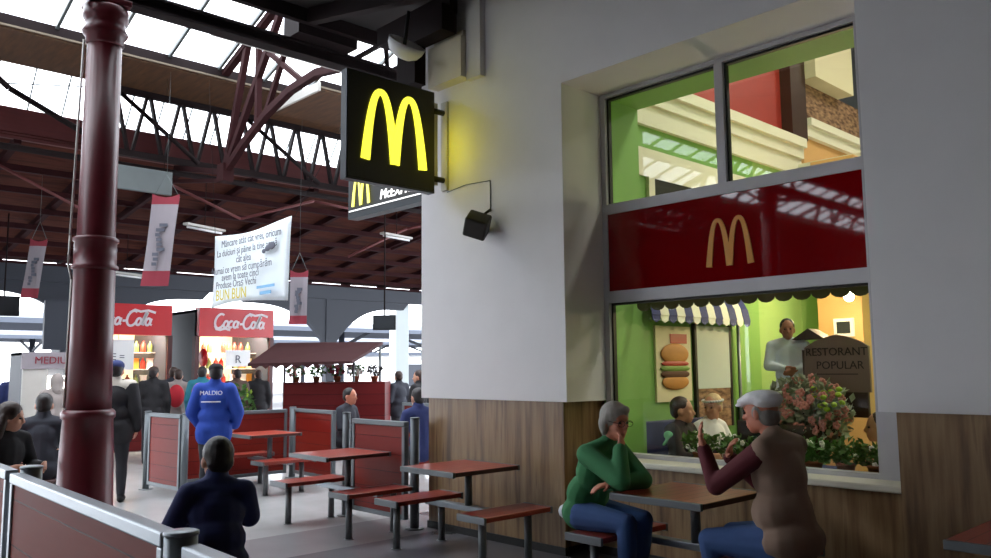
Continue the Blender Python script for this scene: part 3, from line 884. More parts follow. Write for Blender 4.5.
partition('red partition panel left of the paired posts, behind the middle table', (-11.58, 6.64), (-10.4, 6.6), 1.07)
partition('nearest red partition panel, ending at the wood clad pilaster', (-8.1, 5.4), (-7.1, 5.4), 1.10)
partition('red partition panel farther back, over the nearest panel', (-11.0, 8.3), (-8.6, 8.3), 1.12)
post('round steel post between the nearest panel and the pilaster', -6.985, 5.42, 1.15, 0.048)
post('round steel post at the left end of the nearest panel', -8.19, 5.36, 1.17, 0.045)
post('round steel post at the corner behind the farthest table set', -11.68, 6.65, 1.09, 0.05)
post('round steel post at the left end of the panel beside the red column', -12.05, 4.55, 1.1, 0.045)
post('round steel post behind the person in the blue jacket', -10.92, 4.62, 1.1, 0.045)
post('round steel post half way along the farther panel', -9.8, 8.25, 1.16, 0.045)

# ------------------------------------------------------------------ banners
t = thing('cloth_banner', 'large white cloth banner with printed lines hanging from the roof', 'banner', (-12, 6.2, 2.6))
q = {'TL': Vector((-13.55, 6.15, 3.98)), 'TR': Vector((-10.85, 6.15, 3.95)), 'BR': Vector((-11.05, 6.15, 2.70)), 'BL': Vector((-13.72, 6.15, 2.74))}
mb = MB()
N, K = 20, 12
grid = [[None] * (N + 1) for _ in range(K + 1)]
def ban(u, v):
    p = q['TL'].lerp(q['TR'], u).lerp(q['BL'].lerp(q['BR'], u), v)
    sag = 0.06 * math.sin(PI * u) * (1 - v) - 0.05 * math.sin(PI * u) * v
    return p + Vector((0, 0.05 * math.sin(5 * u + 2 * v) - 0.06 * v * math.sin(3 * u), -sag))
for i in range(K + 1):
    for j in range(N + 1):
        grid[i][j] = mb.bm.verts.new(ban(j / N, i / K))
for i in range(K):
    for j in range(N):
        f_ = mb.bm.faces.new((grid[i][j], grid[i + 1][j], grid[i + 1][j + 1], grid[i][j + 1])); f_.smooth = True
bo = mb.build('cloth', 'banner', t)
sm = bo.modifiers.new('thick', 'SOLIDIFY'); sm.thickness = 0.004
bu = (q['TR'] - q['TL']).normalized()
rows = (('Mâncare atât cât vrei, oricum', 0.13, 0.17, 0.55), ('La dulciuri și pâine la tine acasă', 0.27, 0.16, 0.52), ('cât alea', 0.40, 0.17, 0.52), ('Numai ce vrem să cumpărăm', 0.53, 0.17, 0.5), ('avem la toate cinci', 0.64, 0.17, 0.52), ('Produse Oraș Vechi', 0.75, 0.17, 0.48))
for s_, v, sz, u in rows:
    MB().text(s_, sz, ban(u, v) + Vector((0, -0.09, 0)), bu, (0, 0, 1), 0.003).build('lettering', 'ink', t)
MB().text('BUN BUN', 0.25, ban(0.44, 0.9) + Vector((0, -0.09, 0)), bu, (0, 0, 1), 0.003).build('lettering', 'ink_yellow', t)
MB().box(-11.75, -11.2, 6.02, 6.03, 2.92, 2.96).box(-11.65, -11.3, 6.02, 6.03, 2.82, 2.87).build('mark', 'ink_blue', t)
MB().tube([tuple(q['TL']), (-14.0, 6.15, 6.93)], 0.004).build('cord', 'girder', t)
MB().tube([tuple(q['TR']), (-8.96, 6.15, 5.61)], 0.004).build('cord', 'girder', t)
mb = MB()
for a_ in range(3):
    mb.ball((-11.32 - a_ * 0.12, 6.03, 3.55 - a_ * 0.03), (0.12 - a_ * 0.03, 0.012, 0.06 - a_ * 0.012))
mb.build('dark_patch', 'ink', t)

def strip_banner(label, x, y, z0, z1, wd, rz, tilt=0.0, ztop=6.92):
    t = thing('strip_banner', label, 'banner', (x, y, z0), rz, 'narrow hanging banners')
    h = z1 - z0
    def pt(u, v):
        return Vector(((u - 0.5) * wd + tilt * v * h, 0.03 * math.sin(4 * v + 2 * u), v * h + (0.06 * (abs(u - .5) * 2) ** 2 if v > 0.99 else 0)))
    def seg(name, m, v0, v1):
        mb = MB()
        for i in range(6):
            a, b = v0 + (v1 - v0) * i / 6, v0 + (v1 - v0) * (i + 1) / 6
            for j in range(4):
                mb.quad(pt(j / 4, a), pt((j + 1) / 4, a), pt((j + 1) / 4, b), pt(j / 4, b))
        o = mb.build(name, m, t, rel=False)
        md = o.modifiers.new('thick', 'SOLIDIFY'); md.thickness = 0.004
    seg('lower_band', 'ban_red', 0.0, 0.17)
    seg('cloth', 'ban_white', 0.17, 0.92)
    seg('upper_band', 'ban_red', 0.92, 1.0)
    mb = MB()
    rnd = random.Random(4)
    for i in range(9):
        v = 0.24 + i * 0.055
        p = pt(0.5 + rnd.uniform(-.08, .08), v)
        mb.box(p.x - wd * 0.13, p.x + wd * rnd.uniform(0.02, 0.2), -0.05, -0.04, p.z - 0.025, p.z + 0.03)
    mb.build('print', 'ink', t, rel=False)
    MB().tube([(tilt * h - wd / 2, 0, h), (tilt * h, 0, h + 0.4), (tilt * h + wd / 2, 0, h)], 0.006).cyl((tilt * h, 0, h + 0.4), (tilt * h, 0, ztop - z0), 0.0035).build('cord', 'grey_steel', t, rel=False)
    return t
strip_banner('narrow white banner with red ends hanging just right of the red column', -14.2, 5.38, 3.12, 4.66, 0.46, R(50), 0.10)
strip_banner('narrow white banner hanging left of the red column near the left edge', -17.7, 4.32, 3.1, 4.2, 0.3, R(60), 0.12, 5.56)
strip_banner('short narrow banner with red ends right of the large white cloth banner', -14.25, 8.18, 2.55, 3.55, 0.34, R(50), 0.02, 6.93)
t = thing('hanging_board', 'grey green rectangular board hanging just right of the red column', 'board', (-14.5, 5.2, 4.79))
MB().box(-14.54, -14.47, 4.63, 5.74, 4.79, 5.21, 0.01).build('panel', 'grey_steel', t)
for y in (4.8, 5.6):
    MB().cyl((-14.5, y, 5.2), (-14.5, y, 6.92), 0.004).build('hanger', 'girder', t)
def tv(label, x, y, z, rz, wd, h, ztop=6.92):
    t = thing('hanging_screen', label, 'screen', (x, y, z), rz, 'dark hanging screens')
    MB().box(-wd / 2, wd / 2, -0.04, 0.04, 0, h, 0.01).build('case', 'rubber', t, rel=False)
    MB().box(-wd / 2 + 0.03, wd / 2 - 0.03, -0.045, -0.04, 0.03, h - 0.03).build('display', 'signcase', t, rel=False)
    MB().cyl((0, 0, h), (0, 0, ztop - z), 0.016).build('hanger', 'girder', t, rel=False)
tv('dark screen hanging left of the white pilaster', -14.75, 10.6, 2.52, R(48), 0.5, 0.33)
tv('dark screen hanging at the left edge', -20.4, 4.5, 2.9, R(80), 0.6, 0.44, 5.18)

# ------------------------------------------------------------------ kiosks
def ell(cx, cy, rx, ry, a0, a1, n=16):
    return [(cx + rx * math.cos(R(a0 + (a1 - a0) * i / n)), cy + ry * math.sin(R(a0 + (a1 - a0) * i / n))) for i in range(n + 1)]
def script(o, u, v, wid, depth, name, m, parent):
    S = []
    S.append(ell(0.48, 0.50, 0.42, 0.54, 55, 330, 24))
    S.append(ell(1.08, 0.27, 0.19, 0.25, 0, 360, 18))
    S.append(ell(1.53, 0.27, 0.19, 0.25, 50, 320, 14))
    S.append(ell(1.98, 0.27, 0.19, 0.25, 0, 360, 18))
    S.append([(2.2, 0.52), (2.18, 0.1), (2.32, 0.04)])
    S.append([(2.36, 0.30), (2.62, 0.32)])
    S.append(ell(3.10, 0.50, 0.42, 0.54, 55, 330, 24))
    S.append(ell(3.66, 0.27, 0.19, 0.25, 0, 360, 18))
    S.append([(3.9, 0.05), (4.0, 0.5), (4.12, 1.0), (4.22, 0.95), (4.1, 0.5), (4.0, 0.1), (4.16, 0.04)])
    S.append(ell(4.42, 0.27, 0.19, 0.25, 0, 360, 18))
    S.append([(4.64, 0.52), (4.62, 0.1), (4.8, 0.04)])
    S.append([(0.1, 0.15), (0.3, -0.12), (0.7, -0.16), (1.1, -0.06), (1.6, -0.16)])
    S.append([(2.75, 0.9), (3.1, 1.12), (3.6, 1.0), (4.2, 1.1), (4.85, 0.95)])
    k = wid / 4.9
    mb = MB()
    for i, s in enumerate(S):
        pts = [((x + 0.28 * y) * k, y * k * 1.15) for x, y in s]
        mb.ribbon(pts, 0.105 * k * 1.8, o, u, v, depth, 0.003 + i * 0.0006)
    return mb.build(name, m, parent)

def kiosk(label, ya, yb, text_y, text_w, g='red topped drinks kiosks'):
    X = -18.0
    t = thing('kiosk', label, 'kiosk', (X - 1.0, (ya + yb) / 2, 0), 0, g)
    MB().box(X - 1.9, X - 1.88, ya + 0.07, yb - 0.07, 0.1, 2.97).build('lining', 'kioskback', t)
    MB().box(X - 2.0, X - 1.9, ya, yb, 0, 3.05).box(X - 1.9, X, ya, ya + 0.06, 0, 3.05).box(X - 1.9, X, yb - 0.06, yb, 0, 3.05).box(X - 2.0, X, ya, yb, 2.98, 3.05).build('wall', 'bluegrey', t)
    MB().box(X - 0.5, X, ya + 0.06, yb - 0.06, 0, 1.0).build('counter', 'kioskred', t)
    MB().box(X - 0.6, X + 0.05, ya + 0.02, yb - 0.02, 1.0, 1.05).build('counter_top', 'duct', t)
    MB().box(X - 0.1, X + 0.12, ya, yb, 2.44, 3.09).build('sign_board', 'cokered', t)
    script((X + 0.13, text_y, 2.64), Vector((0, 1, 0)), Vector((0, 0, 1)), text_w, 0.01, 'script', 'cokewhite', t)
    for y in (ya, yb):
        MB().box(X - 0.1, X + 0.06, y - 0.05, y + 0.05, 0, 2.44).build('corner_post', 'kioskdark', t)
    for z in (1.35, 1.72, 2.09):
        MB().box(X - 0.95, X - 0.6, ya + 0.06, yb - 0.06, z - 0.02, z).build('shelf', 'duct', t)
    for x in (X - 0.25, X - 1.2):
        MB().box(x, x + 0.1, ya + 0.2, yb - 0.2, 2.86, 2.95).build('lamp_tube', 'lampwhite', t)
    la = bpy.data.lights.new('kiosk_light', 'AREA'); la.energy = 19; la.color = (1.0, 0.88, 0.68); la.shape = 'RECTANGLE'; la.size = 0.3; la.size_y = yb - ya - 0.4
    lo = bpy.data.objects.new('kiosk_light', la); COL.objects.link(lo); lo.parent = t
    lo.location = Vector((X - 0.32, (ya + yb) / 2, 2.84)) - Vector(t.location)
    return t
kiosk('drinks kiosk with a red script sign half hidden by the red column', 5.38, 7.19, 5.52, 1.25)
kiosk('drinks kiosk with a red script sign under the large white banner', 7.80, 9.62, 8.12, 1.28)
rnd = random.Random(11)
packs = []
for i, (c_, nm) in enumerate(((rgb(220, 150, 60), 'orange'), (rgb(196, 60, 40), 'red'), (rgb(236, 220, 150), 'cream'), (rgb(110, 130, 70), 'green'), (rgb(246, 240, 226), 'white'), (rgb(120, 60, 36), 'brown'))):
    MT['pack%d' % i] = mat(nm + ' wrapper', c_, 0.4)
    packs.append(nm)
protos = {}
for i, nm in enumerate(packs):
    lb = nm + ' snack packet standing on the lit kiosk shelves'
    if i % 2:
        mb = MB().lathe([(0.05, 0), (0.055, 0.02), (0.055, 0.16), (0.02, 0.21), (0.018, 0.25), (0.0, 0.25)], (0, 0, 0), 10)
        lb = nm + ' bottle standing on the lit kiosk shelves'
        o = mb.build('bottle', 'pack%d' % i, None)
        tag(o, lb, 'bottle', nm + ' bottles on the kiosk shelves')
    else:
        mb = MB().prism([(-0.07, 0), (0.07, 0), (0.06, 0.03), (0.062, 0.2), (0.075, 0.24), (-0.075, 0.24), (-0.062, 0.2), (-0.06, 0.03)], (0.03, 0, 0), (0, 1, 0), (0, 0, 1), 0.06)
        o = mb.build('snack_packet', 'pack%d' % i, None)
        tag(o, lb, 'packet', nm + ' packets on the kiosk shelves')
    protos[i] = [o, False]
for ya, yb in ((5.75, 7.1), (7.95, 9.5)):
    for z in (1.35, 1.72, 2.09):
        y = ya
        while y < yb:
            i = rnd.randrange(6)
            o, used = protos[i]
            if used:
                o = dup(o)
            else:
                protos[i][1] = True
            o.location = (-18.74 + rnd.uniform(-.04, .04), y, z)
            y += rnd.uniform(0.145, 0.19)
for i in protos:
    if not protos[i][1]:
        protos[i][0].location = (-18.3, 9.0, 1.05)
def sheet(label, y0, y1, z0, z1, s_, sz):
    t = thing('price_board', label, 'board', (-17.93, (y0 + y1) / 2, z0))
    MB().box(-17.94, -17.915, y0, y1, z0, z1).build('sheet', 'white', t)
    MB().text(s_, sz, (-17.91, (y0 + y1) / 2, z0 + (z1 - z0) * 0.42), (0, 1, 0), (0, 0, 1), 0.004).build('lettering', 'ink', t)
    MB().cyl((-17.93, (y0 + y1) / 2, z1), (-17.93, (y0 + y1) / 2, 2.46), 0.006).build('hanger', 'grey_steel', t)
sheet('white price board with a dark letter hanging in the kiosk under the banner', 8.46, 9.06, 1.76, 2.14, 'R', 0.26)
sheet('white price board hanging in the kiosk beside the red column', 5.78, 6.42, 1.70, 2.34, 'E =', 0.2)
t = thing('round_sign', 'small round red sign on a pole left of the second kiosk', 'sign', (-17.4, 7.72, 0))
MB().lathe([(0.2, 0), (0.2, 0.03), (0.0, 0.03)], (-17.4, 7.72, 1.95), 20, 'y').build('disc', 'cokered', t)
MB().cyl((-17.4, 7.72, 0), (-17.4, 7.72, 1.78), 0.025).build('pole', 'steel', t)
MB().box(-17.6, -17.2, 7.52, 7.92, 0, 0.03).build('base', 'steel_dark', t)
# photo booth at the far left
t = thing('vending_booth', 'pale booth with a red lettered header left of the red column', 'booth', (-15.6, 4.2, 0))
MB().box(-16.2, -15.4, 3.72, 3.80, 0, 2.0).box(-16.2, -15.4, 4.62, 4.70, 0, 2.0).box(-16.2, -16.12, 3.8, 4.62, 0, 1.9).box(-16.2, -15.4, 3.72, 4.7, 1.95, 2.0).build('cabin', 'bluegrey', t)
MB().box(-15.42, -15.34, 3.7, 4.72, 1.72, 2.0).build('header', 'ban_white', t)
MB().text('MEDIUM', 0.17, (-15.33, 4.2, 1.86), (0, 1, 0), (0, 0, 1), 0.006).build('lettering', 'ban_red', t)
MB().box(-15.42, -15.36, 3.72, 4.1, 0, 1.72).build('door', 'duct', t)
MB().box(-16.0, -15.9, 4.15, 4.6, 1.25, 1.6).build('lit_screen', 'lampwhite', t)
t = thing('side_board', 'dark grey board standing high behind the red column on the left', 'board', (-17.6, 4.7, 0))
MB().box(-17.65, -17.55, 4.58, 5.25, 2.1, 3.05).build('panel', 'bluegrey', t)
MB().cyl((-17.6, 4.95, 0), (-17.6, 4.95, 2.1), 0.06).build('pole', 'bluegrey', t)

# flower stall
def stall():
    t = thing('flower_stall', 'dark red flower stall with a sloping maroon canopy in front of the white pilaster', 'stall', (-13.6, 8.6, 0))
    u = Vector((1.35, 1.45, 0)).normalized()
    n = Vector((u.y, -u.x, 0))   # towards the camera
    o = Vector((-14.1, 7.85, 0))
    def P(a, b, z): return o + u * a + n * b + Vector((0, 0, z))
    mb = MB()
    fr = [P(0, 0.1, 0.0), P(1.9, 0.1, 0.0), P(1.9, 0.1, 1.43), P(0, 0.1, 1.43)]
    bk = [p - n * 0.9 for p in fr]
    V = [mb.bm.verts.new(p) for p in fr + bk]
    for q_ in ((0, 1, 2, 3), (5, 4, 7, 6), (1, 5, 6, 2), (4, 0, 3, 7), (3, 2, 6, 7)):
        mb.bm.faces.new([V[i] for i in q_])
    mb.build('counter', 'kioskred', t)
    mb = MB()
    f4 = [P(-0.55, 0.55, 1.74), P(1.35, 0.55, 1.77), P(1.75, -0.75, 2.16), P(-0.35, -0.75, 2.16)]
    V = [mb.bm.verts.new(p) for p in f4] + [mb.bm.verts.new(p + Vector((0, 0, 0.05))) for p in f4]
    for q_ in ((3, 2, 1, 0), (4, 5, 6, 7), (0, 1, 5, 4), (1, 2, 6, 5), (2, 3, 7, 6), (3, 0, 4, 7)):
        mb.bm.faces.new([V[i] for i in q_])
    mb.build('canopy', 'awningred', t)
    mb = MB()
    for i in range(10):
        a = -0.5 + i * 0.19
        mb.prism([(0, 0), (0.09, -0.07), (0.18, 0)], P(a, 0.56, 1.76), u, (0, 0, 1), 0.01)
    mb.build('canopy_fringe', 'awningred', t)
    for a, b in ((0.0, -0.7), (1.7, -0.7), (0.0, 0.05), (1.3, 0.05)):
        MB().cyl(P(a, b, 0), P(a, b, 1.8 if b > 0 else 2.15), 0.025).build('pole', 'steel_dark', t)
    return P
SP = stall()

# ------------------------------------------------------------------ plants
def plant(name, label, cat, loc, rx, rz, nleaf, ls, m='leaf', flower=None, nfl=0, fs=0.02, pot=None, group=None, seed=1, zc=None, hang=False):
    t = thing(name, label, cat, loc, 0, group)
    rnd = random.Random(seed)
    zc = rz if zc is None else zc
    def pick(sh):
        while True:
            p = Vector((rnd.uniform(-1, 1), rnd.uniform(-1, 1), rnd.uniform(-1, 1)))
            if sh <= p.length <= 1:
                return Vector((p.x * rx[0], p.y * rx[1], p.z * rz + zc))
    mb = MB()
    for i in range(nleaf):
        p = pick(0.25)
        d = Vector((rnd.uniform(-1, 1), rnd.uniform(-1, 1), rnd.uniform(-.3, 1))).normalized()
        s = d.cross(Vector((rnd.uniform(-1, 1), rnd.uniform(-1, 1), rnd.uniform(-1, 1)))).normalized()
        l = ls * rnd.uniform(0.6, 1.2)
        nn = d.cross(s)
        mb.quad(p, p + d * l * .5 + s * l * .3 + nn * l * .06, p + d * l - nn * l * .05, p + d * l * .5 - s * l * .3 + nn * l * .06)
    mb.build('foliage', m, t, rel=False)
    st = MB()
    for i in range(9):
        p = pick(0.2)
        st.tube([(0, 0, 0.0 if not hang else zc), tuple(p * 0.5 + Vector((0, 0, zc * .25))), tuple(p)], 0.004, 5)
    st.build('stems', m, t, rel=False)
    if flower:
        mb = MB()
        for i in range(nfl):
            p = pick(0.75)
            if p.y > 0 and rnd.random() < .6: p.y = -p.y
            for k_ in range(5):
                a = 2 * PI * k_ / 5
                mb.ball(p + Vector((math.cos(a) * fs * .6, -fs * .1, math.sin(a) * fs * .6)), (fs * .5, fs * .22, fs * .5), 6)
        mb.build('blossoms', flower, t, rel=False)
    if pot:
        MB().lathe([(pot[0] * .72, -pot[1]), (pot[0], 0), (pot[0] * 1.06, 0), (pot[0] * 1.06, 0.02), (pot[0] * .9, 0.02)], (0, 0, 0), 16).build('pot', 'terracotta', t, rel=False)
    return t
k = 0
for x, lb, fl in ((-4.16, 'white flowering plant inside the window behind the raised hand', 'petal_w'), (-3.85, 'leafy plant with white blossoms inside the window left of the cap', 'petal_w'),
                  (-3.5, 'dense leafy plant inside the window beside the white cap', 'petal_w'), (-3.12, 'white flowering plant inside the window below the big flower basket', 'petal_w'), (-2.86, 'terracotta potted plant inside the window right of the man in the vest', None), (-2.62, 'white flowering plant in the right corner of the window', 'petal_w')):
    plant('window_plant', lb, 'plant', (x, 6.44, 0.88), (0.18, 0.1), 0.095, 170, 0.07, 'leaf', fl, 10, 0.022, (0.07, 0.08), 'plants along the window sill', k + 3, 0.09)
    k += 1
struct('trim_planter_ledge', MB().box(-4.88, -2.46, 6.28, 6.62, 0.78, 0.80), 'darkwood')
plant('flower_basket', 'large round basket of dusty pink and grey green flowers behind the man in the cap', 'basket', (-3.42, 7.0, 1.05), (0.40, 0.25), 0.31, 1200, 0.085, 'leaf2', 'petal_p', 110, 0.034, None, None, 77, 0.20)
bk = [o for o in bpy.data.objects if o.name == 'flower_basket'][0]
MB().lathe([(0.12, -0.25), (0.2, -0.12), (0.24, 0.0), (0.25, 0.08), (0.22, 0.08)], (0, 0, 0.02), 20).build('wicker', 'darkwood', bk, rel=False)
MB().cyl((0, 0, -0.24), (0, 0, -1.05), 0.03).lathe([(0.2, -1.05), (0.2, -1.03), (0.03, -1.02)], (0, 0, 0), 18).build('stand', 'black', bk, rel=False)
mb = MB()
rr = random.Random(5)
for i in range(16):
    mb.ball((rr.uniform(.12, .34), rr.uniform(-.2, -.05), rr.uniform(.24, .42)), (0.03, 0.02, 0.022), 8)
mb.build('lime_blossoms', 'petal_y', bk, rel=False)
for i, (a, b, z, m_, fl, lb) in enumerate(((0.15, -0.25, 1.43, 'leaf', 'petal_p', 'potted flowers at the left end of the flower stall'), (0.55, -0.2, 1.43, 'leaf', None, 'green potted plant on the flower stall, second from the left'), (0.95, -0.2, 1.43, 'leaf', 'ban_red', 'red potted flowers in the middle of the flower stall'), (1.3, -0.2, 1.43, 'leaf', 'petal_w', 'white potted flowers on the flower stall right of the red ones'), (1.66, -0.2, 1.43, 'hair_black', None, 'dark leafed plant at the right end of the flower stall'))):
    p = SP(a, b, z)
    plant('potted_flower', lb, 'plant', (p.x, p.y, z + 0.09), (0.17, 0.17), 0.11, 90, 0.08, m_, fl, 16, 0.04, (0.07, 0.09), 'pots on the flower stall', 30 + i, 0.11)
p = SP(-0.75, 0.1, 0)
plant('tall_plant', 'tall leafy plant standing at the left side of the flower stall', 'plant', (p.x, p.y, 0.3), (0.25, 0.25), 0.55, 240, 0.12, 'leaf', 'petal_y', 12, 0.04, (0.16, 0.3), None, 44, 0.56)

# ------------------------------------------------------------------ inside the restaurant
t = thing('striped_awning', 'small blue and cream striped awning on the green wall inside the window', 'awning', (-4.9, 7.6, 2.1))
n = 13
for i in range(n):
    y0_, y1_ = 6.66 + i * 0.144, 6.66 + (i + 1) * 0.144
    mb = MB()
    prof = [(-4.98, 2.52), (-4.90, 2.44), (-4.83, 2.30), (-4.80, 2.17)]
    for (xa, za), (xb, zb) in zip(prof, prof[1:]):
        mb.quad((xa, y0_, za), (xb, y0_, zb), (xb, y1_, zb), (xa, y1_, za))
    ym = (y0_ + y1_) / 2
    mb.bm.faces.new([mb.bm.verts.new(p) for p in ((-4.80, y0_, 2.17), (-4.80, y0_ + 0.015, 2.12), (-4.80, ym, 2.095), (-4.80, y1_ - 0.015, 2.12), (-4.80, y1_, 2.17))])
    o = mb.build('stripe', 'stripe_b' if i % 2 == 0 else 'stripe_w', t)
    md = o.modifiers.new('thick', 'SOLIDIFY'); md.thickness = 0.006
MB().cyl((-4.97, 6.66, 2.53), (-4.97, 8.53, 2.53), 0.02).build('wall_rail', 'black', t)
t = thing('burger_poster', 'pale poster of a burger on the green wall under the striped awning', 'poster', (-4.98, 7.25, 1.3))
MB().box(-5.0, -4.975, 6.95, 7.58, 1.3, 2.08).build('board', 'beigewall', t)
def burg(zc, h, m, rx=0.24): MB().ball((-4.965, 7.27, zc), (0.02, rx, h), 20).build('burger_layer', m, t)
burg(1.50, 0.08, 'bun'); burg(1.58, 0.05, 'patty', 0.26); burg(1.64, 0.04, 'lettuce', 0.27); burg(1.69, 0.035, 'tomato', 0.25); burg(1.79, 0.11, 'bun', 0.25)
MB().box(-4.972, -4.968, 7.2, 7.5, 1.9, 2.0).build('red_patch', 'tomato', t)
t = thing('pale_board', 'plain pale grey board on the green wall right of the burger poster', 'board', (-4.98, 8.0, 1.4))
MB().box(-4.995, -4.965, 7.68, 8.34, 1.42, 2.10).build('panel', 'screen', t)
MB().box(-4.998, -4.96, 7.64, 7.68, 1.0, 2.12).box(-4.998, -4.96, 8.34, 8.38, 1.0, 2.12).build('frame', 'black', t)
MB().box(-4.99, -4.97, 7.68, 8.34, 1.0, 1.42).build('lower_panel', 'brick', t)
MB().cyl((-4.94, 8.5, 0), (-4.94, 8.5, 2.5), 0.02).build('pole', 'steel', t)
t = thing('navy_bench', 'navy upholstered bench inside the window behind the woman in green', 'bench', (-4.7, 6.95, 0))
MB().box(-4.995, -4.955, 6.67, 7.9, 0.5, 1.12, 0.015).build('backrest', 'navy_seat', t)
MB().box(-4.95, -4.45, 6.67, 7.9, 0.36, 0.44, 0.03).build('seat', 'navy_seat', t)
MB().box(-4.95, -4.6, 6.7, 7.85, 0, 0.36).build('plinth', 'darkwood', t)
t = thing('green_banquette', 'dark banquette along the green wall farther inside the restaurant', 'bench', (-4.8, 8.6, 0))
MB().box(-4.99, -4.85, 8.5, 9.8, 0.45, 1.25, 0.03).build('backrest', 'navy_seat', t)
MB().box(-4.88, -4.4, 8.5, 9.8, 0.38, 0.47, 0.03).build('seat', 'navy_seat', t)
MB().box(-4.95, -4.45, 8.55, 9.75, 0, 0.38).build('plinth', 'darkwood', t)
def rest_chair(label, x, y, rz):
    t = thing('dining_chair', label, 'chair', (x, y, 0), rz, 'black dining chairs inside')
    MB().box(-0.2, 0.2, -0.2, 0.2, 0.43, 0.48, 0.02).build('seat', 'chair_black', t, rel=False)
    MB().box(-0.2, 0.2, 0.17, 0.22, 0.5, 1.18, 0.02).build('backrest', 'chair_black', t, rel=False)
    for a in (-1, 1):
        for b in (-1, 1):
            MB().cyl((a * 0.17, b * 0.17, 0), (a * 0.17, b * 0.17, 0.45), 0.016).build('leg', 'steel_dark', t, rel=False)
rest_chair('black high backed chair inside the window just left of the man in the cap', -3.74, 6.9, R(180))
rest_chair('black chair inside near the right corner of the window', -2.75, 7.75, R(150))
t = thing('dining_table', 'honey coloured table inside the right corner of the window', 'table', (-2.75, 7.1, 0))
MB().box(-3.05, -2.3, 6.8, 7.4, 0.71, 0.74, 0.006).build('tabletop', 'wood_light', t)
MB().cyl((-2.7, 7.1, 0.03), (-2.7, 7.1, 0.71), 0.035).box(-2.95, -2.45, 6.9, 7.3, 0, 0.03).build('pedestal', 'black', t)
MB().box(-3.02, -2.45, 7.28, 7.34, 0.74, 0.80).box(-2.75, -2.55, 6.95, 7.1, 0.742, 0.75).build('tray', 'screen', t)
t = thing('dining_table', 'round dark table in front of the two diners inside the window', 'table', (-4.55, 7.35, 0))
MB().lathe([(0.22, 0.70), (0.22, 0.735), (0.0, 0.735)], (-4.18, 7.25, 0), 24).build('tabletop', 'darkwood', t)
MB().cyl((-4.18, 7.25, 0.02), (-4.18, 7.25, 0.7), 0.03).lathe([(0.2, 0), (0.2, 0.02), (0.03, 0.03)], (-4.18, 7.25, 0), 18).build('pedestal', 'black', t)
t = thing('partition_screen', 'honey wood screen post behind the right corner of the window', 'screen', (-2.75, 8.2, 0))
MB().box(-3.0, -2.72, 8.1, 8.16, 0, 1.5).build('panel', 'wood_light', t)
MB().box(-3.02, -2.7, 8.08, 8.18, 1.5, 1.54).build('cap_rail', 'wood_light', t)
# scalloped valance
t = thing('scalloped_valance', 'dark green scalloped valance along the top of the lower pane', 'valance', (-3.7, 6.5, 2.2))
mb = MB()
poly = [(-2.46, 2.30), (-4.86, 2.30)]
n = 15
for i in range(n):
    x0_ = -4.86 + i * 0.16
    for a in range(0, 181, 30):
        poly.append((x0_ + 0.08 - 0.08 * math.cos(R(a)), 2.25 - 0.055 * math.sin(R(a))))
mb.prism(poly, (0, 6.5, 0), (1, 0, 0), (0, 0, 1), 0.012)
mb.build('cloth', 'valance', t)
MB().cyl((-4.88, 6.51, 2.295), (-2.44, 6.51, 2.295), 0.014).build('rail', 'black', t)
# bulbs
def bulb(label, x, y, z, top):
    t = thing('pendant_bulb', label, 'lamp', (x, y, z), 0, 'bare bulbs inside the restaurant')
    MB().ball((0, 0, 0), 0.055, 14).build('bulb', 'bulb', t, rel=False)
    MB().cyl((0, 0, 0.045), (0, 0, 0.11), 0.022).build('socket', 'black', t, rel=False)
    MB().tube([(0, 0, 0.1), (0, 0.3, 1.2), (0, 0.92, 1.82)], 0.006).build('cord', 'black', t, rel=False)
    la = bpy.data.lights.new('bulb_light', 'POINT'); la.energy = 8; la.color = (1.0, 0.74, 0.42); la.shadow_soft_size = 0.06
    lo = bpy.data.objects.new('bulb_light', la); COL.objects.link(lo); lo.parent = t; lo.location = (0.0, -0.09, -0.02)
bulb('glowing bulb inside the window in front of the orange wall', -3.99, 9.3, 2.43, 4.2)
# unseen lamps added to light the restaurant interior
for i, (x, y) in enumerate(((-3.2, 8.2), (-0.5, 8.2), (2.5, 8.2), (-2.5, 12.0), (1.5, 12.0))):
    t = thing('fill_panel', 'square unseen light panel inside the restaurant, added to brighten it from above', 'lamp', (x, y, 6.93), 0, 'added light panels inside the restaurant')
    MB().box(-0.42, 0.42, -0.42, 0.42, 0.02, 0.07).build('frame', 'white', t, rel=False)
    MB().box(-0.38, 0.38, -0.38, 0.38, 0.0, 0.02).build('diffuser', 'lampwarm', t, rel=False)
    la = bpy.data.lights.new('panel_fill', 'AREA'); la.energy = 6; la.color = (1.0, 0.94, 0.8); la.size = 0.76
    lo = bpy.data.objects.new('panel_fill', la); COL.objects.link(lo); lo.parent = t; lo.location = (0, 0, -0.02)
for i, (x, y) in enumerate(((-3.4, 11.6), (-1.0, 11.6), (-4.0, 12.8))):
    pass
for lb, x, y in (('unseen lamp added to brighten the interior on the left', -0.6, 9.4), ('unseen lamp added to brighten the interior on the right', 1.2, 8.6)):
    t = thing('fill_lamp', lb, 'lamp', (x, y, 3.3))  # extra hanging lamp, added only to brighten the room
    MB().lathe([(0.1, 0.0), (0.12, 0.06), (0.05, 0.16), (0.0, 0.16)], (0, 0, 0), 18).build('shade', 'white', t, rel=False)
    MB().cyl((0, 0, 0.16), (0, 0, 3.6), 0.006).build('cord', 'black', t, rel=False)
    la = bpy.data.lights.new('fill_point', 'POINT'); la.energy = 5; la.color = (1.0, 0.86, 0.62); la.shadow_soft_size = 0.1
    lo = bpy.data.objects.new('fill_point', la); COL.objects.link(lo); lo.parent = t; lo.location = (0, 0, -0.12)
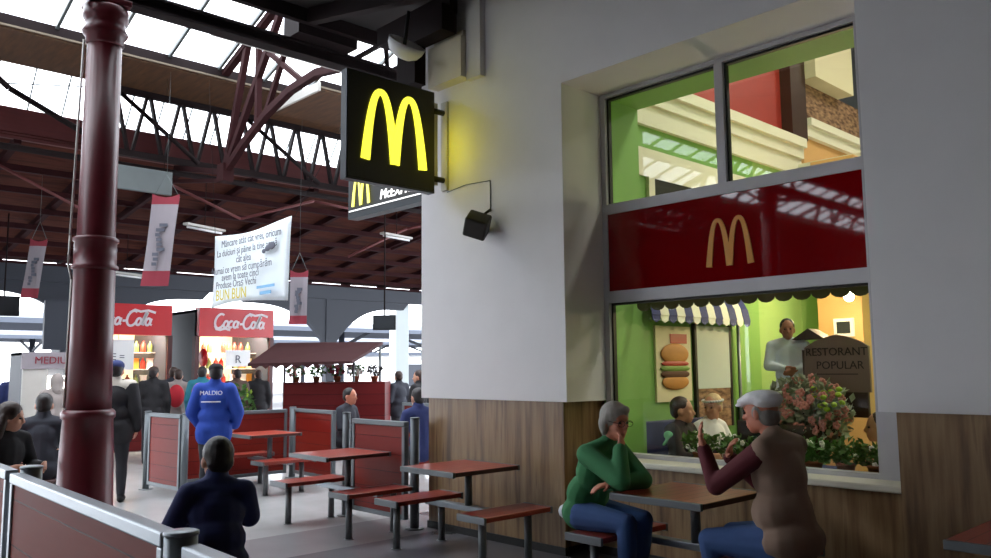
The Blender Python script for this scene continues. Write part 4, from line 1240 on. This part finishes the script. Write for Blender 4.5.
# display figures behind the glass
t = thing('display_board', 'brown arched sign board with dark lettering behind the flower basket', 'sign', (-3.2, 7.3, 0))
poly = [(-3.58, 1.42), (-2.98, 1.42), (-2.98, 1.82), (-3.06, 1.87), (-3.16, 1.91), (-3.26, 1.935), (-3.36, 1.91), (-3.46, 1.88), (-3.56, 1.82)]
MB().prism(poly, (0, 7.28, 0), (1, 0, 0), (0, 0, 1), 0.03).build('panel', 'signbrown', t)
MB().text('RESTORANT', 0.1, (-3.27, 7.277, 1.775), (1, 0, 0), (0, 0, 1), 0.004).build('lettering', 'signink', t)
MB().text('POPULAR', 0.1, (-3.24, 7.277, 1.655), (1, 0, 0), (0, 0, 1), 0.004).build('lettering', 'signink', t)
MB().box(-3.46, -3.08, 7.274, 7.28, 1.575, 1.583).build('rule', 'signink', t)
MB().box(-3.60, -3.02, 7.31, 7.35, 1.2, 1.8).build('backing', 'darkwood', t)
MB().prism([(-3.72, 1.9), (-3.4, 1.9), (-3.56, 2.0)], (0, 7.36, 0), (1, 0, 0), (0, 0, 1), 0.2).build('little_roof', 'darkwood', t)
MB().cyl((-3.3, 7.34, 0), (-3.3, 7.34, 1.25), 0.03).box(-3.5, -3.1, 7.2, 7.5, 0, 0.02).build('stand', 'black', t)
t = thing('wall_picture', 'small white framed picture on the orange wall', 'picture', (-3.97, 10.0, 1.9))
MB().box(-4.42, -4.18, 9.82, 9.85, 2.0, 2.22).build('frame', 'white', t)
MB().box(-4.38, -4.22, 9.812, 9.82, 2.04, 2.18).build('image', 'signcase', t)

# ------------------------------------------------------------------ platform canopies beyond the eave
def canopy(label, x, y0_, y1_):
    t = thing('platform_canopy', label, 'canopy', (x, (y0_ + y1_) / 2, 0), 0, 'platform canopies outside')
    MB().prism([(-3.2, 3.55), (0, 3.95), (3.2, 3.55), (3.2, 3.75), (0, 4.2), (-3.2, 3.75)], (x, y0_, 0), (1, 0, 0), (0, 0, 1), y1_ - y0_).build('roof', 'platroof', t)
    y = y0_ + 1.5
    while y < y1_:
        MB().cyl((x, y, 0), (x, y, 3.9), 0.16).build('post', 'bluegrey', t)
        MB().obox((x, y, 2.9), (x - 2.6, y, 3.6), 0.1, 0.14).build('bracket', 'bluegrey', t)
        MB().obox((x, y, 2.9), (x + 2.6, y, 3.6), 0.1, 0.14).build('bracket', 'bluegrey', t)
        y += 6.0
canopy('nearer grey platform canopy beyond the far eave', -38, 5, 60)
canopy('farther grey platform canopy beyond the far eave', -54, 0, 80)
t = thing('pale_post', 'pale blue post left of the white pilaster, outside under the canopies', 'post', (-24.8, 18.5, 0))
MB().box(-25.0, -24.6, 18.2, 18.8, 0, 4.2).build('post', 'screen', t)
t = thing('platform_kiosk', 'pale stall building on the platform behind the dark figures at the pilaster', 'building', (-31, 24, 0))
MB().box(-33, -30, 22, 30, 0, 2.3).build('walls', 'white', t)
for y in (22.8, 24.4, 26.0, 27.6):
    MB().box(-30.02, -29.97, y, y + 0.9, 0.9, 1.9).build('window', 'bluegrey', t)
MB().box(-33.2, -29.7, 21.8, 30.2, 2.3, 2.45).build('roof', 'platroof', t)
# ------------------------------------------------------------------ people
def shell(name, prims, voxel, smooth, m, parent, rel=False):
    """one continuous surface grown over capsules and ellipsoids"""
    mb = MB()
    for p in prims:
        if p[0] == 'c':
            mb.capsule(p[1], p[2], p[3], p[4], 12)
        else:
            mb.ball(p[1], p[2], 14, p[3] if len(p) > 3 else None)
    me = bpy.data.meshes.new('tmp')
    mb.bm.to_mesh(me)
    mb.bm.free()
    ob = bpy.data.objects.new('tmp', me)
    r = ob.modifiers.new('r', 'REMESH'); r.mode = 'VOXEL'; r.voxel_size = voxel; r.use_smooth_shade = True
    s = ob.modifiers.new('s', 'SMOOTH'); s.factor = 0.5; s.iterations = smooth
    out = evaluated_mesh(ob)
    bpy.data.objects.remove(ob)
    bpy.data.meshes.remove(me)
    out.name = name
    for f_ in out.polygons:
        f_.use_smooth = True
    out.materials.clear()
    out.materials.append(MT[m])
    o = bpy.data.objects.new(name, out)
    COL.objects.link(o)
    o.parent = parent
    return o

STAND = dict(pelvis=(0, 0, .95), waist=(0, 0, 1.1), chest=(.0, 0, 1.3), neck=(.0, 0, 1.5), head=(.025, 0, 1.64),
             shL=(0, .185, 1.44), shR=(0, -.185, 1.44), elL=(-.02, .25, 1.15), elR=(-.02, -.25, 1.15), wrL=(.08, .25, .91), wrR=(.08, -.25, .91),
             hipL=(0, .09, .92), hipR=(0, -.09, .92), knL=(.03, .1, .5), knR=(.03, -.1, .5), anL=(-.01, .11, .09), anR=(-.01, -.11, .09))
SIT = dict(pelvis=(0, 0, .56), waist=(.02, 0, .70), chest=(.05, 0, .91), neck=(.07, 0, 1.10), head=(.11, 0, 1.245),
           shL=(.05, .185, 1.04), shR=(.05, -.185, 1.04), elL=(.1, .25, .78), elR=(.1, -.25, .78), wrL=(.33, .17, .80), wrR=(.33, -.17, .80),
           hipL=(.02, .095, .54), hipR=(.02, -.095, .54), knL=(.45, .12, .52), knR=(.45, -.12, .52), anL=(.40, .12, .09), anR=(.40, -.12, .09))

def hand_prims(w, d, n, curl, left, s=1.0):
    """palm, four bent unequal fingers and a thumb that leaves the side of the palm; d along the hand, n out of the palm"""
    w, d = Vector(w), Vector(d).normalized()
    n = Vector(n); n = (n - d * n.dot(d)).normalized()
    sd = d.cross(n) * (1 if left else -1)      # towards the thumb
    P = [('c', w, w + d * .035 * s, .024 * s, .026 * s)]
    for i in range(4):
        off = (0.033 - i * 0.022) * s
        b = w + d * .085 * s + sd * off
        P.append(('c', w + d * .03 * s + sd * off * .7, b, .016 * s, .0125 * s))
        L = (.040, .045, .042, .033)[i] * s
        a1, a2 = curl, curl * 2.0
        d1 = d * math.cos(a1) + n * math.sin(a1)
        d2 = d * math.cos(a2) + n * math.sin(a2)
        m_ = b + d1 * L
        P.append(('c', b, m_, .0095 * s, .0088 * s))
        P.append(('c', m_, m_ + d2 * L * .9, .0088 * s, .0075 * s))
    tb = w + d * .03 * s + sd * .03 * s
    tm = tb + (d * .6 + sd * .8 + n * .25).normalized() * .042 * s
    P.append(('c', w + d * .012 * s, tb, .018 * s, .014 * s))
    P.append(('c', tb, tm, .0125 * s, .0105 * s))
    P.append(('c', tm, tm + (d * .85 + sd * .25 + n * .4).normalized() * .034 * s, .0105 * s, .0085 * s))
    return P

def person(label, loc, rotz, J, wear, hair='hair_black', skin='skin', hairstyle='short', look=(0, 0), voxel=.014, sc=1.0, fat=1.0, hands=None, face=True, hat=None, glasses=False, group=None, extra=None, hs=1.08):
    """wear: dict(top=, top_len=, legs=, shoes=, sleeve=material of sleeves, vest=bool)"""
    t = thing('person', label, 'person', loc, rotz, group)
    J = {k_: Vector(v) * sc for k_, v in J.items()}
    s = sc
    hr = Matrix.Rotation(R(look[0]), 3, 'Z') @ Matrix.Rotation(R(look[1]), 3, 'Y')
    H = J['head']
    def hp(x, y, z): return H + hr @ (Vector((x, y, z)) * s * hs)
    def he(x, y, z, a, b, c): return ('e', hp(x, y, z), (a * s * hs, b * s * hs, c * s * hs), hr)
    hd = [he(-.008, 0, .025, .098, .076, .1), he(.022, 0, -.04, .07, .061, .072), he(.05, 0, -.09, .032, .034, .024), he(.0, 0, -.06, .06, .058, .05),
          ('c', hp(.086, 0, .012), hp(.108, 0, -.026), .011 * s, .015 * s), he(.072, .0, .03, .022, .05, .014), he(.085, 0, -.064, .012, .024, .008), he(.082, 0, -.078, .012, .02, .008),
          he(.062, .036, -.02, .022, .02, .02), he(.062, -.036, -.02, .022, .02, .02),
          he(-.012, .078, -.01, .02, .012, .034), he(-.012, -.078, -.01, .02, .012, .034)]
    def torso(g):
        f_ = fat
        up_ = J['chest'] - J['pelvis']
        spine = up_.normalized()
        rotm = Vector((0, 0, 1)).rotation_difference(spine).to_matrix()
        q_ = [('e', J['pelvis'], ((.118 * f_ + g) * s, (.165 * f_ + g) * s, (.12 + g) * s), rotm),
              ('e', J['waist'], ((.108 * f_ + g) * s, (.145 * f_ + g) * s, (.13 + g) * s), rotm),
              ('e', J['chest'], ((.112 * (1 + (f_ - 1) * .6) + g) * s, (.162 + g) * s, (.17 + g) * s), rotm),
              ('c', J['shL'] * .8 + J['shR'] * .2, J['shR'] * .8 + J['shL'] * .2, (.062 + g) * s, (.062 + g) * s),
              ('c', J['pelvis'], J['chest'], (.11 * f_ + g) * s, (.11 + g) * s)]
        for a in 'LR':
            q_.append(('c', J['neck'] * .75 + J['sh' + a] * .25, J['sh' + a], (.045 + g) * s, (.052 + g) * s))
        return q_
    def arms(g, cuff=1.0):
        q_ = []
        for a in 'LR':
            w_ = J['el' + a].lerp(J['wr' + a], cuff)
            q_ += [('c', J['sh' + a], J['el' + a], (.052 + g) * s, (.041 + g) * s), ('c', J['el' + a], w_, (.04 + g) * s, ((.04 - .014 * cuff) + g) * s)]
        return q_
    def legs(g, cuff=1.0):
        q_ = [('e', J['pelvis'], ((.12 * fat + g) * s, (.165 * fat + g) * s, (.11 + g) * s))]
        for a in 'LR':
            w_ = J['kn' + a].lerp(J['an' + a], cuff)
            q_ += [('c', J['hip' + a], J['kn' + a], (.088 * fat + g) * s, (.058 + g) * s), ('c', J['kn' + a], J['kn' + a].lerp(J['an' + a], .35), (.056 + g) * s, (.056 + g) * s), ('c', J['kn' + a].lerp(J['an' + a], .35), w_, (.056 + g) * s, (.038 + g) * s)]
        return q_
    neck = [('c', J['neck'] - (J['neck'] - J['chest']) * .2, hp(-.02, 0, -.06), .056 * s, .052 * s)]
    body = hd + neck + torso(0) + arms(0) + legs(0)
    for a in 'LR':
        w_ = J['wr' + a]
        hd_ = (hands or {}).get(a)
        if hd_ is None:
            d_ = (w_ - J['el' + a]).normalized()
            n_ = Vector((0, -1 if a == 'L' else 1, 0)) if abs(d_.y) < .8 else Vector((0, 0, -1))
            hd_ = (d_, n_, .45)
        body += hand_prims(w_, hd_[0], hd_[1], hd_[2], a == 'L', s)
        body.append(('c', J['an' + a], J['an' + a] + Vector((.10, 0, -.055)) * s, .036 * s, .03 * s))
    shell('body', body, voxel, 2, skin, t)
    # clothing
    vx = max(voxel, .010)
    tl = wear.get('hem', 0.0)
    top = torso(.022)
    if tl:
        top.append(('c', J['hipL'] + Vector((0, 0, -.02)), J['hipL'] + Vector((0, 0, -tl)), (.11 * fat + .01) * s, (.105 * fat + .012) * s))
        top.append(('c', J['hipR'] + Vector((0, 0, -.02)), J['hipR'] + Vector((0, 0, -tl)), (.11 * fat + .01) * s, (.105 * fat + .012) * s))
    top += [('c', J['neck'] - Vector((0, 0, .03)) * s, J['neck'] + (H - J['neck']) * .12, .072 * s, .066 * s)]
    if wear.get('collar'):
        top += [('c', J['neck'], J['neck'] + (H - J['neck']) * .38, .078 * s, .076 * s)]
    if wear.get('sleeve'):
        shell('sleeves', arms(.018, .96), vx, 4, wear['sleeve'], t)
        for a in 'LR':
            top.append(('c', J['sh' + a] * .95 + J['chest'] * .05, J['chest'] * .75 + J['sh' + a] * .25, .07 * s, .13 * s))
        shell('vest', top, vx, 14, wear['top'], t)
    else:
        g = wear.get('bulk', .02)
        shell('jacket', top + arms(g, wear.get('cuff', .96)), vx, 5, wear['top'], t)
    if wear.get('yoke'):
        yk = [('c', J['shL'] + Vector((0, 0, .012)), J['shR'] + Vector((0, 0, .012)), .086 * s, .086 * s), ('c', J['neck'], J['neck'] + (H - J['neck']) * .25, .085 * s, .08 * s)]
        for a in 'LR':
            yk.append(('c', J['sh' + a], J['sh' + a].lerp(J['el' + a], .18), .084 * s, .078 * s))
        shell('yoke', yk, vx, 4, wear['yoke'], t)
    shell('trousers', legs(.014, .97), vx, 4, wear['legs'], t)
    for a in 'LR':
        A = J['an' + a]
        shell('shoe', [('c', A + Vector((-.03, 0, -.05)) * s, A + Vector((.15, 0, -.055)) * s, .042 * s, .036 * s), ('c', A + Vector((0, 0, -.01)) * s, A + Vector((.02, 0, -.05)) * s, .05 * s, .045 * s)], vx, 2, wear.get('shoes', 'shoe_black'), t)
    # hair
    hv = max(voxel, .009)
    if hairstyle == 'short':
        hp_ = [he(-.022, 0, .042, .098, .084, .092), he(-.055, 0, -.005, .06, .074, .07)]
    elif hairstyle == 'bob':
        hp_ = [he(-.022, 0, .04, .108, .094, .1), he(-.06, 0, -.01, .07, .088, .085), he(-.035, .074, -.01, .042, .03, .075), he(-.035, -.074, -.01, .042, .03, .075), he(.05, .02, .085, .045, .05, .03), he(-.06, 0, -.07, .05, .07, .05)]
    elif hairstyle == 'long':
        hp_ = [he(-.022, 0, .04, .106, .092, .1), ('c', hp(-.06, 0, 0), hp(-.10, 0, -.26), .085 * s, .07 * s), ('c', hp(-.03, .07, 0), hp(-.05, .08, -.22), .04 * s, .035 * s), ('c', hp(-.03, -.07, 0), hp(-.05, -.08, -.22), .04 * s, .035 * s)]
    elif hairstyle == 'fringe':
        hp_ = [he(-.05, 0, -.025, .058, .08, .06), he(-.01, .074, -.0, .03, .012, .04), he(-.01, -.074, -.0, .03, .012, .04)]
    else:
        hp_ = []
    if hairstyle == 'hood':
        shell('hood', [he(-.03, 0, .03, .115, .1, .115), ('c', hp(-.05, 0, -.03), J['neck'] - Vector((.03, 0, 0)), .09 * s, .1 * s)], hv, 3, wear['top'], t)
    elif hp_:
        shell('hair', hp_, hv, 2, hair, t)
    if hat:
        kind, hm = hat
        if kind == 'flat':
            shell('flat_cap', [he(-.01, 0, .078, .116, .098, .048), he(-.045, 0, .066, .088, .096, .058), he(.05, 0, .07, .08, .085, .032), he(.095, 0, .05, .05, .066, .014)], .008, 2, hm, t)
        else:
            shell('cap', [he(-.015, 0, .065, .104, .09, .072), he(.1, 0, .045, .055, .06, .012)], hv, 2, hm, t)
    if face:
        for y in (.031, -.031):
            e_ = MB().ball(hp(.083, y, .004), (.011 * s, .013 * s, .009 * s), 10)
            e_.build('eye', 'eye', t, rel=False)
    if glasses:
        g_ = MB()
        for y in (.033, -.033):
            ring = [hp(.105, y + .027 * math.cos(a * PI / 8), .0 + .02 * math.sin(a * PI / 8)) for a in range(17)]
            g_.tube(ring, .0022, 6)
            g_.tube([hp(.105, y * 1.8, .004), hp(-.01, .082 if y > 0 else -.082, .012)], .0022, 6)
        g_.tube([hp(.105, .007, .004), hp(.105, -.007, .004)], .0022, 6)
        g_.build('spectacles', 'black', t, rel=False)
    if extra:
        extra(t, J, hp)
    return t
def mod(base, **kw):
    d = dict(base); d.update(kw); return d

# the woman in green: leans on the table, right hand at her mouth, left hand on the table's corner
W = mod(SIT, pelvis=(-.03, 0, .55), waist=(.0, 0, .69), chest=(.10, 0, .87), neck=(.20, .0, 1.055), head=(.275, .0, 1.215), shL=(.14, .18, 1.0), shR=(.15, -.18, .99),
        elR=(.50, -.24, .835), wrR=(.385, -.10, 1.035), elL=(.46, .06, .815), wrL=(.385, -.2, .805), knL=(.42, .10, .53), knR=(.43, -.1, .53), anL=(.36, .10, .09), anR=(.42, -.1, .09))
person('grey haired woman in a green jumper leaning on the table, hand at her mouth', (-4.17, 4.9, 0), 0, W,
       dict(top='green_knit', legs='jeans', shoes='shoe_brown', bulk=.026), hair='hair_grey', skin='skin_ruddy', hairstyle='bob', look=(-14, 4), voxel=.0075, fat=1.12, sc=1.03,
       hands={'R': (Vector((-.04, .10, .12)), Vector((-1, .2, .4)), .55), 'L': (Vector((-.5, -.8, -.1)), Vector((0, 0, -1)), .35)}, glasses=True,
       extra=lambda t, J, hp: shell('shirt_hem', [('c', J['pelvis'] + Vector((-.115, -.1, .0)), J['pelvis'] + Vector((-.115, .1, .0)), .055, .055)], .01, 3, 'white_shirt', t))
# the man in the flat cap
G = mod(SIT, pelvis=(0, 0, .56), waist=(.05, 0, .72), chest=(.06, 0, .93), neck=(.08, 0, 1.15), head=(.16, 0, 1.295), shL=(.05, .2, 1.09), shR=(.05, -.2, 1.09),
        elL=(.36, .21, .86), wrL=(.46, .17, 1.07), elR=(.34, -.25, .85), wrR=(.45, -.1, 1.0), knL=(.46, .14, .52), knR=(.46, -.13, .52), anL=(.38, .14, .09), anR=(.40, -.13, .09))
person('man in a white flat cap, taupe vest and maroon sleeves, hand raised', (-2.53, 4.88, 0), PI, G,
       dict(top='vest_taupe', sleeve='maroon_sleeve', legs='jeans', shoes='shoe_brown', collar=False), hair='hair_grey', skin='skin_ruddy', hairstyle='fringe', look=(0, 6), voxel=.0075, fat=1.36, sc=1.05,
       hands={'L': (Vector((.03, .02, .15)), Vector((-.6, -.5, .1)), .3), 'R': (Vector((-.05, .06, .12)), Vector((-1, 0, .3)), .4)}, hat=('flat', 'white_cap'))
# seated in front, back turned, navy jacket
fgp = mod(SIT, chest=(.09, 0, .86), shL=(.10, .165, .98), shR=(.10, -.165, .98), elL=(.2, .27, .76), elR=(.24, -.22, .80), wrL=(.42, .08, .84), wrR=(.42, -.08, .84), neck=(.13, 0, 1.05), head=(.19, 0, 1.185))
person('dark haired person in a navy jacket seated with back turned in the lower left', (-4.80, 2.24, 0), R(158), fgp, dict(top='navy_jacket', legs='dark_trousers', bulk=.034, collar=True), hairstyle='short', voxel=.011, fat=1.15, sc=.93, face=False, look=(14, 4), hs=1.22)
# seated at the left edge
person('long haired person seated at the left edge, seen from the side', (-8.74, 1.97, 0), R(25), SIT, dict(top='black_jacket', legs='dark_trousers'), hair='hair_brown', hairstyle='long', voxel=.013, skin='skin', sc=1.0, look=(35, 8))
person('dark haired person in a dark hooded top seated left of the red column, back turned', (-10.3, 2.72, 0), R(160), SIT, dict(top='dark_hoodie', legs='dark_trousers', bulk=.03, collar=True), hairstyle='short', voxel=.013, face=False, sc=1.03)
# standing figures in the middle distance
def blue_text(t, J, hp):
    c = J['chest'] + Vector((-.165, 0, .10))
    MB().text('MALDIO', .075, c, (0, -1, 0), (0, 0, 1), .012).build('lettering', 'white_shirt', t, rel=False)
    MB().box(c.x - .004, c.x + .006, -.12, .12, c.z - .115, c.z - .10).build('lettering_line', 'white_shirt', t, rel=False)
B_ = mod(STAND, elL=(.03, .29, 1.15), elR=(.03, -.29, 1.15), wrL=(.17, .22, .98), wrR=(.17, -.22, .98))
person('person in a bright blue jacket with white lettering standing with back turned', (-10.15, 4.66, 0), R(140), B_, dict(top='blue_jacket', legs='dark_trousers', bulk=.045, collar=True, hem=.06), hairstyle='short', voxel=.014, fat=1.25, face=False, hat=('cap', 'black_jacket'), sc=.985, extra=blue_text, look=(18, 5))
person('person in a black jacket with ivory shoulders and dark cap standing against the red column', (-11.2, 3.80, 0), R(150), STAND, dict(top='black_jacket', yoke='ivory_cloth', legs='dark_trousers', bulk=.04, hem=.1), hairstyle='short', voxel=.015, fat=1.2, face=False, hat=('cap', 'navy_jacket'), sc=1.015)
crowd = (('dark jacketed person in a cap standing in front of the first kiosk', (-15.3, 5.85), 160, 'black_jacket', 'dark_trousers', ('cap', 'hair_brown'), 1.0, None),
         ('person in a grey top with a red bag standing before the gap between the kiosks', (-15.9, 6.55), 150, 'grey_hoodie', 'dark_trousers', None, .97, 'red_cloth'),
         ('person in a teal top with a red backpack standing left of the blue jacket', (-15.2, 6.72), 145, 'teal_cloth', 'jeans', None, 1.0, 'red_cloth'),
         ('dark haired person standing behind the grey top at the kiosks', (-16.6, 6.75), 150, 'dark_hoodie', 'dark_trousers', None, 1.0, None),
         ('dark clothed person standing right of the blue jacket before the second kiosk', (-16.5, 8.05), 170, 'brown_coat', 'dark_trousers', None, .97, None),
         ('dark clothed person standing at the counter of the second kiosk', (-16.9, 8.75), 160, 'black_jacket', 'dark_trousers', None, .96, None),
         ('dark clothed person standing near the left edge in front of the canopies', (-16.9, 4.0), 165, 'navy_jacket', 'dark_trousers', None, 1.0, None),
         ('person in red standing at the very left edge', (-17.4, 3.72), 180, 'red_cloth', 'dark_trousers', None, .96, None),
         ('person in a pale hood standing in front of the booth left of the column', (-14.5, 4.0), 190, 'grey_hoodie', 'dark_trousers', 'hood', .93, None),
         ('person in a dark coat standing left of the white pilaster, nearest of the group', (-11.4, 8.95), 200, 'black_jacket', 'dark_trousers', None, .94, None),
         ('person in a brown coat standing at the edge of the white pilaster', (-12.2, 10.1), 185, 'brown_coat', 'dark_trousers', None, .97, None),
         ('slim dark person standing between the flower stall and the group at the pilaster', (-13.4, 10.0), 185, 'dark_hoodie', 'dark_trousers', None, .93, None))
for i, (lb, (x, y), a, top, lg, hat, s_, bag) in enumerate(crowd):
    def ex(t, J, hp, bag=bag):
        if bag:
            MB().ball(J['chest'] + Vector((-.2, 0, -.05)), (.1, .15, .22), 12).build('backpack', bag, t, rel=False)
    person(lb, (x, y, 0), R(a), mod(STAND, wrL=(.2, .18, 1.02), elL=(.02, .26, 1.14)) if i % 2 else STAND, dict(top=top, legs=lg, bulk=.035, hem=.05, collar=True), hairstyle='hood' if hat == 'hood' else 'short',
           hair=('hair_black', 'hair_brown')[i % 2], voxel=.02, fat=1.15, face=False, hat=hat if isinstance(hat, tuple) else None, sc=s_ * .985, extra=ex, look=(((i * 37) % 50) - 25, 0))
person('dark haired seated person seen from the side over the middle partition', (-11.0, 7.15, 0), R(25), SIT, dict(top='dark_hoodie', legs='dark_trousers'), voxel=.018, sc=1.0, hair='hair_black', skin='skin_ruddy', face=False)
person('dark haired seated person in a navy coat beside the white pilaster', (-8.75, 6.9, 0), R(170), SIT, dict(top='navy_jacket', legs='dark_trousers', collar=True), voxel=.016, sc=1.02, face=False)
# diners inside
def band(t, J, hp):
    pts = [hp(.02 + .105 * math.cos(a * PI / 12) - .03, .094 * math.sin(a * PI / 12), .062) for a in range(25)]
    MB().tube(pts, .012, 8).build('headband', 'white_shirt', t, rel=False)
def mint(t, J, hp):
    shell('green_print', [('e', J['shR'] + Vector((0, -.075, -.03)), (.055, .02, .045)), ('c', J['shR'] + Vector((.02, -.08, -.03)), J['shR'] + Vector((-.05, -.085, -.12)), .022, .014)], .008, 2, 'mint', t)
person('dark haired diner in a black top with a green print behind the glass', (-4.74, 6.99, 0), R(8), mod(SIT, chest=(.01, 0, .91), neck=(.01, 0, 1.09), head=(.03, 0, 1.225), shL=(.0, .18, 1.03), shR=(.0, -.18, 1.03)), dict(top='black_jacket', legs='jeans', bulk=.03), hairstyle='short', hair='hair_brown', voxel=.012, face=False, look=(20, 0), extra=mint)
person('fair haired diner in a white top with a headband behind the glass', (-4.75, 7.53, 0), R(-6), mod(SIT, chest=(.02, 0, .91), neck=(.02, 0, 1.10), head=(.05, 0, 1.24), shL=(.0, .18, 1.03), shR=(.0, -.18, 1.03), wrR=(.3, -.05, .9), wrL=(.3, .1, .86)), dict(top='white_shirt', legs='jeans'), hairstyle='short', hair='hair_blond', voxel=.012, skin='skin', look=(-80, 5), extra=band)
person('dark haired diner in white reaching over the honey table behind the glass', (-2.68, 7.52, 0), R(215), mod(SIT, chest=(.15, 0, .86), neck=(.24, 0, 1.02), head=(.33, 0, 1.12), shL=(.2, .18, .98), shR=(.2, -.18, .98)), dict(top='white_shirt', legs='dark_trousers'), hairstyle='short', hair='hair_brown', voxel=.013)
man_ = mod(STAND, elL=(.05, .24, 1.2), elR=(.05, -.24, 1.2), wrL=(.2, .06, 1.14), wrR=(.2, -.06, 1.17))  # display standee, modelled with the person builder
person('standee figure in a pale blue shirt standing by the brown sign board', (-3.79, 7.42, 0.72), R(-60), man_, dict(top='pale_blue_shirt', legs='dark_trousers', hem=.05), voxel=.011, skin='skin_dark', sc=.78)
t = thing('low_platform', 'low dark platform under the standee in the pale blue shirt', 'platform', (-3.8, 7.4, 0))
MB().box(-4.02, -3.62, 7.2, 7.65, 0, 0.715, 0.01).build('block', 'darkwood', t)

bpy.data.scenes.remove(_tmp)
